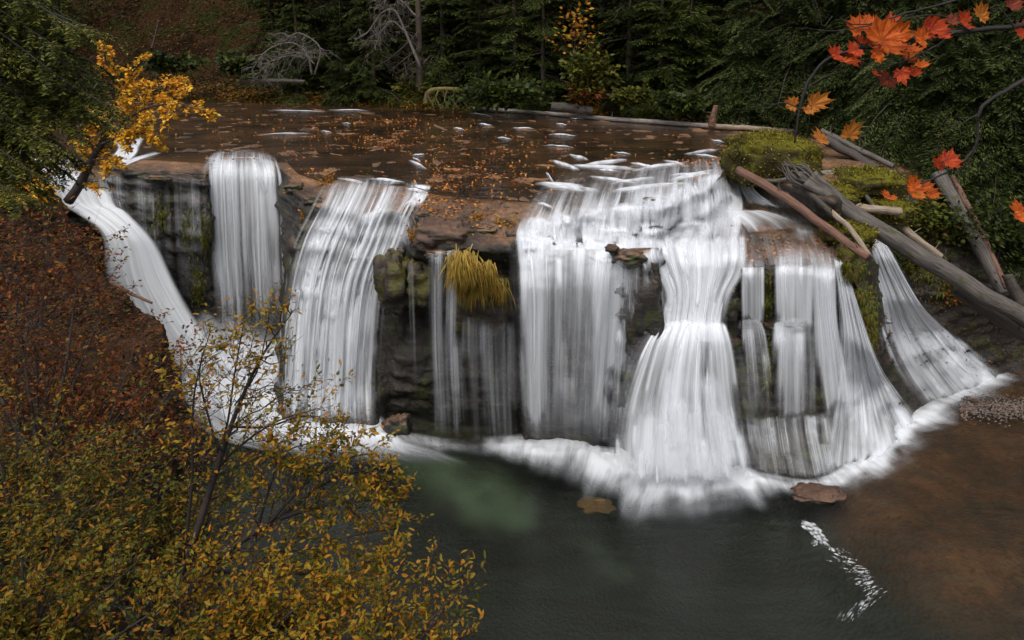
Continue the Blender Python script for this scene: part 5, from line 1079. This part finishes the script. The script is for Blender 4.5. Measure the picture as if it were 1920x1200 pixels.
litter('slope_leaves', 'brown and orange leaf litter covering the steep slope at upper left', 'leaf litter', hill_pick, 30000, .46, .13, leaf_mat('slope_litter', [(.016, .009, .004), (.035, .012, .004), (.065, .024, .006), (.022, .026, .005), (.14, .050, .009), (.020, .012, .005)], trans=0, clump=.25), 62)
def fern_pick(rr):
    x = rr.uniform(-78, -14); y = np.interp(x, BANK[:, 0], BANK[:, 1])+abs(rr.normal(0, 16))+.4
    if perlin(np.array([x*.16, y*.16, 3.])) < .02+.12*rr.random(): return None
    return np.array([x, y, float(hill(np.array(x), np.array(y)))+abs(rr.normal(0, .5))])
litter('slope_undergrowth', 'dark vines and ferns clumped over the steep slope at upper left', 'undergrowth', fern_pick, 24000, .6, .17, leaf_mat('slope_ferns', [(.012, .020, .005), (.028, .036, .007), (.05, .035, .008), (.08, .045, .010)], trans=.1, clump=.2), 67)
def bank_pick(rr):
    x = rr.uniform(-45, 20); y = np.interp(x, BANK[:, 0], BANK[:, 1])+abs(rr.normal(0, 4.5))-.6; return np.array([x, y, float(hill(np.array(x), np.array(y)))])
litter('bank_grass', 'low olive grass and leaves edging the far river bank', 'grass', bank_pick, 26000, .34, .13, leaf_mat('bank_growth', [(.06, .065, .008), (.16, .14, .012), (.28, .15, .014), (.42, .14, .015), (.09, .045, .012)], trans=.1, clump=.15), 63)
def head_pick(rr):
    h, nn = hitl(rr.uniform(-20, 345), rr.uniform(320, 860)); return h if h is not None and perlin(h*.55) > -.12+.25*rr.random()-.12 else None
litter('headland_leaves', 'leaf litter and dry grass on the headland', 'leaf litter', head_pick, 13000, .17, .09, leaf_mat('headland_litter', [(.022, .013, .008), (.055, .024, .010), (.04, .042, .010), (.14, .05, .012), (.05, .036, .016)], trans=0, clump=.5), 64)
def rb_pick(rr):
    h, nn = hit(rr.uniform(1560, 1940), rr.uniform(380, 690)); return h if h is not None and not (h[0] < 17.2 and h[2] < -1.5 and rr.random() < .8) else None
litter('bank_leaves', 'moss, twigs and leaves covering the right-hand bank', 'leaf litter', rb_pick, 4200, .17, .08, leaf_mat('rbank_litter', [(.03, .02, .010), (.09, .04, .012), (.07, .07, .012), (.14, .06, .014)], trans=0, clump=.5), 65)
def gravel():
    rr = np.random.default_rng(66); A = Acc()
    ico = np.array([(0, 0, 1), (1, 0, 0), (0, 1, 0), (-1, 0, 0), (0, -1, 0), (0, 0, -1)], float); T = np.array([[0, 1, 2], [0, 2, 3], [0, 3, 4], [0, 4, 1], [5, 2, 1], [5, 3, 2], [5, 4, 3], [5, 1, 4]])
    for _ in range(1500):
        px = rr.uniform(1800, 1960); py = 765+rr.normal(0, 10)+(px-1880)*.02; p = PZ(px, py, -9.97+rr.uniform(0, .03)); A.add(ico*rr.uniform(.03, .085)*np.array([1, .8, .6])*rr.uniform(.7, 1.2, (6, 1))+p, T=T)
    tag(link('gravel', A.mesh('gravel', False), leaf_mat('pebbles', [(.08, .05, .035), (.16, .11, .09), (.24, .18, .15), (.10, .09, .09)], trans=0)), 'spit of small pebbles at the right edge of the pool', 'gravel', kind='stuff')
gravel()

# ---- pool: bubble plumes under the surface, drifting foam
def plume(label, pts, wpx, dens, seed):
    P = resample(np.array(pts, float), 50); d = np.gradient(P, axis=0); nrm = np.stack([-d[:, 1], d[:, 0]], 1); nrm /= np.linalg.norm(nrm, axis=1)[:, None]
    w = resample(np.array(wpx, float)[:, None], 50)[:, 0]; u = np.linspace(-1, 1, 30)
    px = P[:, 0:1]+nrm[:, 0:1]*w[:, None]*u; py = P[:, 1:2]+nrm[:, 1:2]*w[:, None]*u
    W = PZ(px, py, -10.06-.1*u[None]**2+0*px); t = np.linspace(0, 1, 50)[:, None]
    dn = np.interp(t[:, 0], np.linspace(0, 1, len(dens)), dens)[:, None]*np.exp(-(u[None]*1.9)**2)*(1+.9*fbm(W*.5, 2))*(1-np.abs(u[None])**4)*np.clip(t*6, 0, 1)*np.clip((1-t)*4, 0, 1)
    me = mesh_np('bubbles', W.reshape(-1, 3), [grid_faces(50, 30)], uv=np.stack([(u[None]*w[:, None]*.03+0*px).ravel()+seed, (t*6+0*px).ravel()], 1), attrs={'dens': dn.ravel()})
    tag(link('bubble_plume', me, M['bubbles']), label, 'bubbles', 'aerated green plumes in the pool', 'stuff')
M['bubbles'] = silk_mat('bubble_water', fu=1.2, fv=.5, seed=8, col=(.22, .33, .21), gain=.45, top=.62, linear=True)
plume('pale green plume of bubbles drifting from the central block into the pool', [(700,830),(820,890),(900,930),(980,970),(1030,1000)], [70,100,115,90,50], [.3,.5,.6,.5,.15], 1)
plume('fainter green bubble streak below the first plume', [(1060,985),(1110,1030),(1160,1070),(1215,1110)], [30,50,56,30], [.15,.3,.3,.1], 5)
def patches():
    A = Acc(); rr = np.random.default_rng(70)
    def blob(cx, cy, a, b, ang, n=18):
        t = np.arange(n)*2*math.pi/n; r = 1+.45*perlin(np.stack([np.cos(t)*1.7+cx, np.sin(t)*1.7+cy, 0*t], 1))*2
        x = np.cos(t)*a*r; y = np.sin(t)*b*r; c, s = math.cos(ang), math.sin(ang); V = PZ(cx+x*c-y*s, cy+x*s+y*c, -9.97)
        ctr = V.mean(0)+[0, 0, .03]; j = np.arange(n); A.add(np.concatenate([V, ctr[None]]), T=np.stack([np.full(n, n), j, (j+1) % n], 1))
    for (x, y, a, b) in [(1522,990,19,9),(1528,996,16,7),(1512,984,12,7),(1540,1010,12,6),(1535,1005,13,7),(1528,1018,6,6),(1548,1022,12,4),(1560,1030,8,3),(1505,985,4,3)]: blob(x, y, a, b, .5)
    for i in range(150):
        t = rr.random(); px = 1565+80*math.sin(t*1.9)-(max(0, t-.62))*150; py = 1032+130*t; blob(px+rr.normal(0, 9), py+rr.normal(0, 4), rr.uniform(2, 10), rr.uniform(.3, .7), .5-1.6*t, 7)
    tag(link('drifting_foam', A.mesh('drifting_foam'), M['foamsolid']), 'patch of white foam with a curling trail drifting on the dark pool', 'foam', kind='stuff')
m_, n_, l_, o_ = new_mat('foam_solid'); p_ = n_.new('ShaderNodeBsdfPrincipled'); p_.inputs['Base Color'].default_value = (.5, .52, .54, 1); p_.inputs['Roughness'].default_value = .7
t_ = n_.new('ShaderNodeBsdfTransparent'); x_ = n_.new('ShaderNodeMixShader'); tc_ = n_.new('ShaderNodeTexCoord'); z_ = noise(n_, l_, tc_.outputs['Object'], 7, 4, .7)
l_.new(smoothst(n_, l_, z_.outputs['Fac'], .38, .68), x_.inputs[0]); l_.new(t_.outputs[0], x_.inputs[1]); l_.new(p_.outputs[0], x_.inputs[2]); l_.new(x_.outputs[0], o_.inputs[0]); M['foamsolid'] = m_
patches()

# ---- red maple branch, upper right foreground
def maple_branch():
    Yb = 3.0; W = Acc(); rr = np.random.default_rng(90)
    T = [([(1960,40),(1900,52),(1830,58),(1760,66),(1720,74),(1660,88),(1600,100),(1562,114),(1528,150),(1510,190),(1500,235),(1494,272)], .012, .004),
         ([(1960,-20),(1860,-15),(1780,5),(1710,26),(1650,44),(1600,50),(1570,38)], .006, .002), ([(1640,46),(1590,55),(1540,60),(1490,54)], .003, .001), ([(1560,30),(1545,50),(1535,30),(1520,0)], .002, .001),
         ([(1960,130),(1900,160),(1852,188),(1834,205),(1830,250),(1824,280),(1798,305),(1760,325),(1720,340),(1690,345)], .009, .003), ([(1832,215),(1800,230),(1760,228)], .003, .001), ([(1720,340),(1690,330),(1672,300)], .002, .001),
         ([(1790,62),(1750,90),(1700,115),(1660,128),(1620,132)], .005, .0015), ([(1820,58),(1770,30),(1700,36),(1660,55)], .004, .001), ([(1705,78),(1700,110),(1680,128)], .003, .001), ([(1720,74),(1740,100),(1735,118)], .002, .001),
         ([(1610,98),(1612,70),(1625,50)], .002, .001), ([(1505,205),(1465,190),(1430,200),(1400,200)], .003, .001), ([(1508,195),(1525,200),(1522,208)], .002, .001), ([(1494,272),(1510,280),(1530,292),(1545,280)], .002, .001), ([(1618,100),(1615,120),(1650,133)], .002, .001),
         ([(1688,345),(1700,360),(1712,362)], .0015, .001), ([(1760,325),(1770,305),(1778,298)], .0015, .001), ([(1740,66),(1730,40),(1715,30)], .0015, .001), ([(1900,52),(1880,20),(1850,15)], .003, .001)]
    p0 = PY(1960, 40, Yb)
    for pts, a, b in T:
        q = path(pix(pts, Yb+rr.normal(0, .05)), 4*len(pts)); q += (rr.normal(0, .0035, q.shape)).cumsum(0)*.5*np.array([1, 1, 1]); W.tube(q-p0, np.linspace(a, b, len(q)), 6)
    root = empty('maple_branch', tuple(p0), 'dark twisting maple branch with orange and red leaves hanging in at upper right', 'branch')
    link('twigs', W.mesh('twigs'), bark_mat('wet_black_twig', (.006, .005, .005), (.022, .017, .015)), root)
    def lmat(nm, c1, c2):
        m, n, l, out = new_mat(nm); tc = n.new('ShaderNodeTexCoord'); z = noise(n, l, tc.outputs['Object'], 22, 5, .65); r = ramp(n, [(.35, c1), (.62, c2)]); l.new(z.outputs['Fac'], r.inputs[0])
        at = n.new('ShaderNodeAttribute'); at.attribute_name = 'vein'; c = mixc(n, l, mathn(n, l, 'MULTIPLY', at.outputs['Fac'], .6), r.outputs[0], (c1[0]*.35, c1[1]*.3, c1[2]*.3))
        p = n.new('ShaderNodeBsdfPrincipled'); l.new(c, p.inputs['Base Color']); p.inputs['Roughness'].default_value = .6; p.inputs['Specular IOR Level'].default_value = .2; t = n.new('ShaderNodeBsdfTranslucent'); l.new(c, t.inputs['Color'])
        x = n.new('ShaderNodeMixShader'); x.inputs[0].default_value = .4; l.new(p.outputs[0], x.inputs[1]); l.new(t.outputs[0], x.inputs[2]); l.new(x.outputs[0], out.inputs[0]); return m
    C = {'r': lmat('red_leaf', (.24, .020, .008), (.56, .075, .012)), 'o': lmat('orange_leaf', (.34, .05, .008), (.68, .15, .018)), 'y': lmat('amber_leaf', (.30, .09, .014), (.60, .22, .035)), 'd': lmat('dark_red_leaf', (.10, .02, .012), (.26, .05, .02))}
    def leaf(px, py, size, ang, tilt, ck, Y, sd):
        r_ = np.random.default_rng(sd); k = 9; lob = np.deg2rad(np.linspace(-128, 128, k)); ln = np.array([.42, .62, .78, .92, 1., .92, .78, .62, .42])*r_.uniform(.88, 1.1, k)
        out = [(0, -.04, 0)]
        for i in range(k):
            if i: 
                a = (lob[i]+lob[i-1])/2; rr_ = .70*min(ln[i], ln[i-1]); out.append((math.sin(a)*rr_, math.cos(a)*rr_, 1))
            for da, q in ((-.20, .76), (-.10, .80), (0, 1.), (.10, .80), (.20, .76)): a = lob[i]+da*.9; out.append((math.sin(a)*ln[i]*q, math.cos(a)*ln[i]*q, 0 if da else 2))
        o2 = np.array([(x, y) for x, y, _ in out]); n = len(o2); inner = o2*.5; V = np.concatenate([o2, inner, [[0, 0]]]); R = np.linalg.norm(V, axis=1); A_ = np.arctan2(V[:, 0], V[:, 1])
        z = -.6*R**2*r_.uniform(.5, 1.4)+.07*np.cos(A_*8)*R+.12*perlin(np.stack([V[:, 0]*1.6+sd, V[:, 1]*1.6, 0*R], 1))
        V3 = np.stack([V[:, 0], V[:, 1], z], 1)
        vein = np.concatenate([[1. if q == 2 else 0. for *_, q in out], [1. if q == 2 else 0. for *_, q in out], [1.]])
        j = np.arange(n); j2 = (j+1) % n; Q = np.stack([j, j2, n+j2, n+j], 1); Tt = np.stack([n+j, n+j2, np.full(n, 2*n)], 1)
        s = size/F*math.hypot(Y, 1)*.5; ca, sa = math.cos(ang), math.sin(ang); ct, st = math.cos(tilt), math.sin(tilt); yaw = r_.normal(0, .5)
        # leaf plane roughly faces the viewer side, nodded by tilt
        x, y, zz = V3[:, 0], V3[:, 1]-.3, V3[:, 2]; X = x*ca+y*sa; Zp = -x*sa+y*ca
        P = np.stack([X*math.cos(yaw)-zz*math.sin(yaw), zz*ct+Zp*st, Zp*ct-zz*st], 1)*s
        c = PY(px, py, Y)-p0; me = mesh_np('leaf', P, [Q, Tt], attrs={'vein': vein}); o = link('leaf', me, C[ck], root, tuple(c)); return o
    LS = [(1606,48,66,-.6,.5,'o'),(1622,62,70,-1.4,.7,'o'),(1655,60,96,.2,.3,'o'),(1670,80,90,1.4,.5,'o'),(1640,84,60,2.6,.5,'o'),(1600,95,54,-2.0,.6,'r'),(1562,102,56,-1.5,.7,'r'),(1592,112,52,2.9,.4,'r'),(1650,105,70,2.8,.5,'o'),(1690,60,64,.9,.4,'o'),(1736,52,76,.4,.4,'r'),(1722,72,60,-1.2,.5,'o'),(1755,55,54,1.5,.6,'r'),(1695,108,54,2.3,.6,'o'),
          (1806,36,46,-.8,.5,'r'),(1843,26,62,1.0,.5,'y'),(1660,152,64,-2.2,.6,'d'),(1692,142,56,2.9,.3,'r'),(1716,140,52,2.2,.9,'r'),(1482,195,48,-1.3,.4,'y'),(1530,190,58,.8,.3,'y'),(1515,208,40,2.9,.6,'y'),
          (1592,245,62,.1,.2,'y'),(1540,263,54,-1.6,.9,'y'),(1782,300,66,1.2,.8,'r'),(1760,308,46,-.9,.6,'r'),(1665,372,50,-2.4,.9,'o'),(1712,362,60,2.9,.4,'o'),(1750,365,46,2.4,.7,'o'),(1710,345,50,-.5,.5,'o'),(1735,350,40,1.3,.5,'o'),
          (1920,62,60,.2,.8,'r'),(1908,395,56,-1.5,.7,'o'),(1912,410,46,2.6,.7,'o'),(1898,8,50,.8,.6,'d'),(1785,38,40,.6,.7,'d'),(1630,38,44,-.3,.9,'o'),(1685,88,46,.7,1.0,'o'),(1645,112,40,-2.4,.9,'y'),(1712,96,44,2.0,1.0,'o'),(1614,78,40,-.9,1.1,'r'),(1768,70,40,2.2,1.0,'r'),(1582,116,38,2.2,1.1,'o'),(1670,40,40,.6,1.1,'r'),(1728,124,36,1.4,1.1,'o'),(1640,140,34,-1.8,1.0,'o'),(1815,52,34,2.4,1.0,'r'),(1722,368,34,-2.0,1.1,'y')]
    for i, (px, py, s, a, tl, ck) in enumerate(LS): leaf(px, py, s*1.05, a, tl, ck, Yb+.02+.09*math.sin(i*2.1), i+1)
maple_branch()
for i, (px, py, s, lab) in enumerate([(492,597,24,'a'), (396,632,20,'b'), (205,775,50,'c'), (455,672,24,'d'), (545,1050,40,'e')]): pass
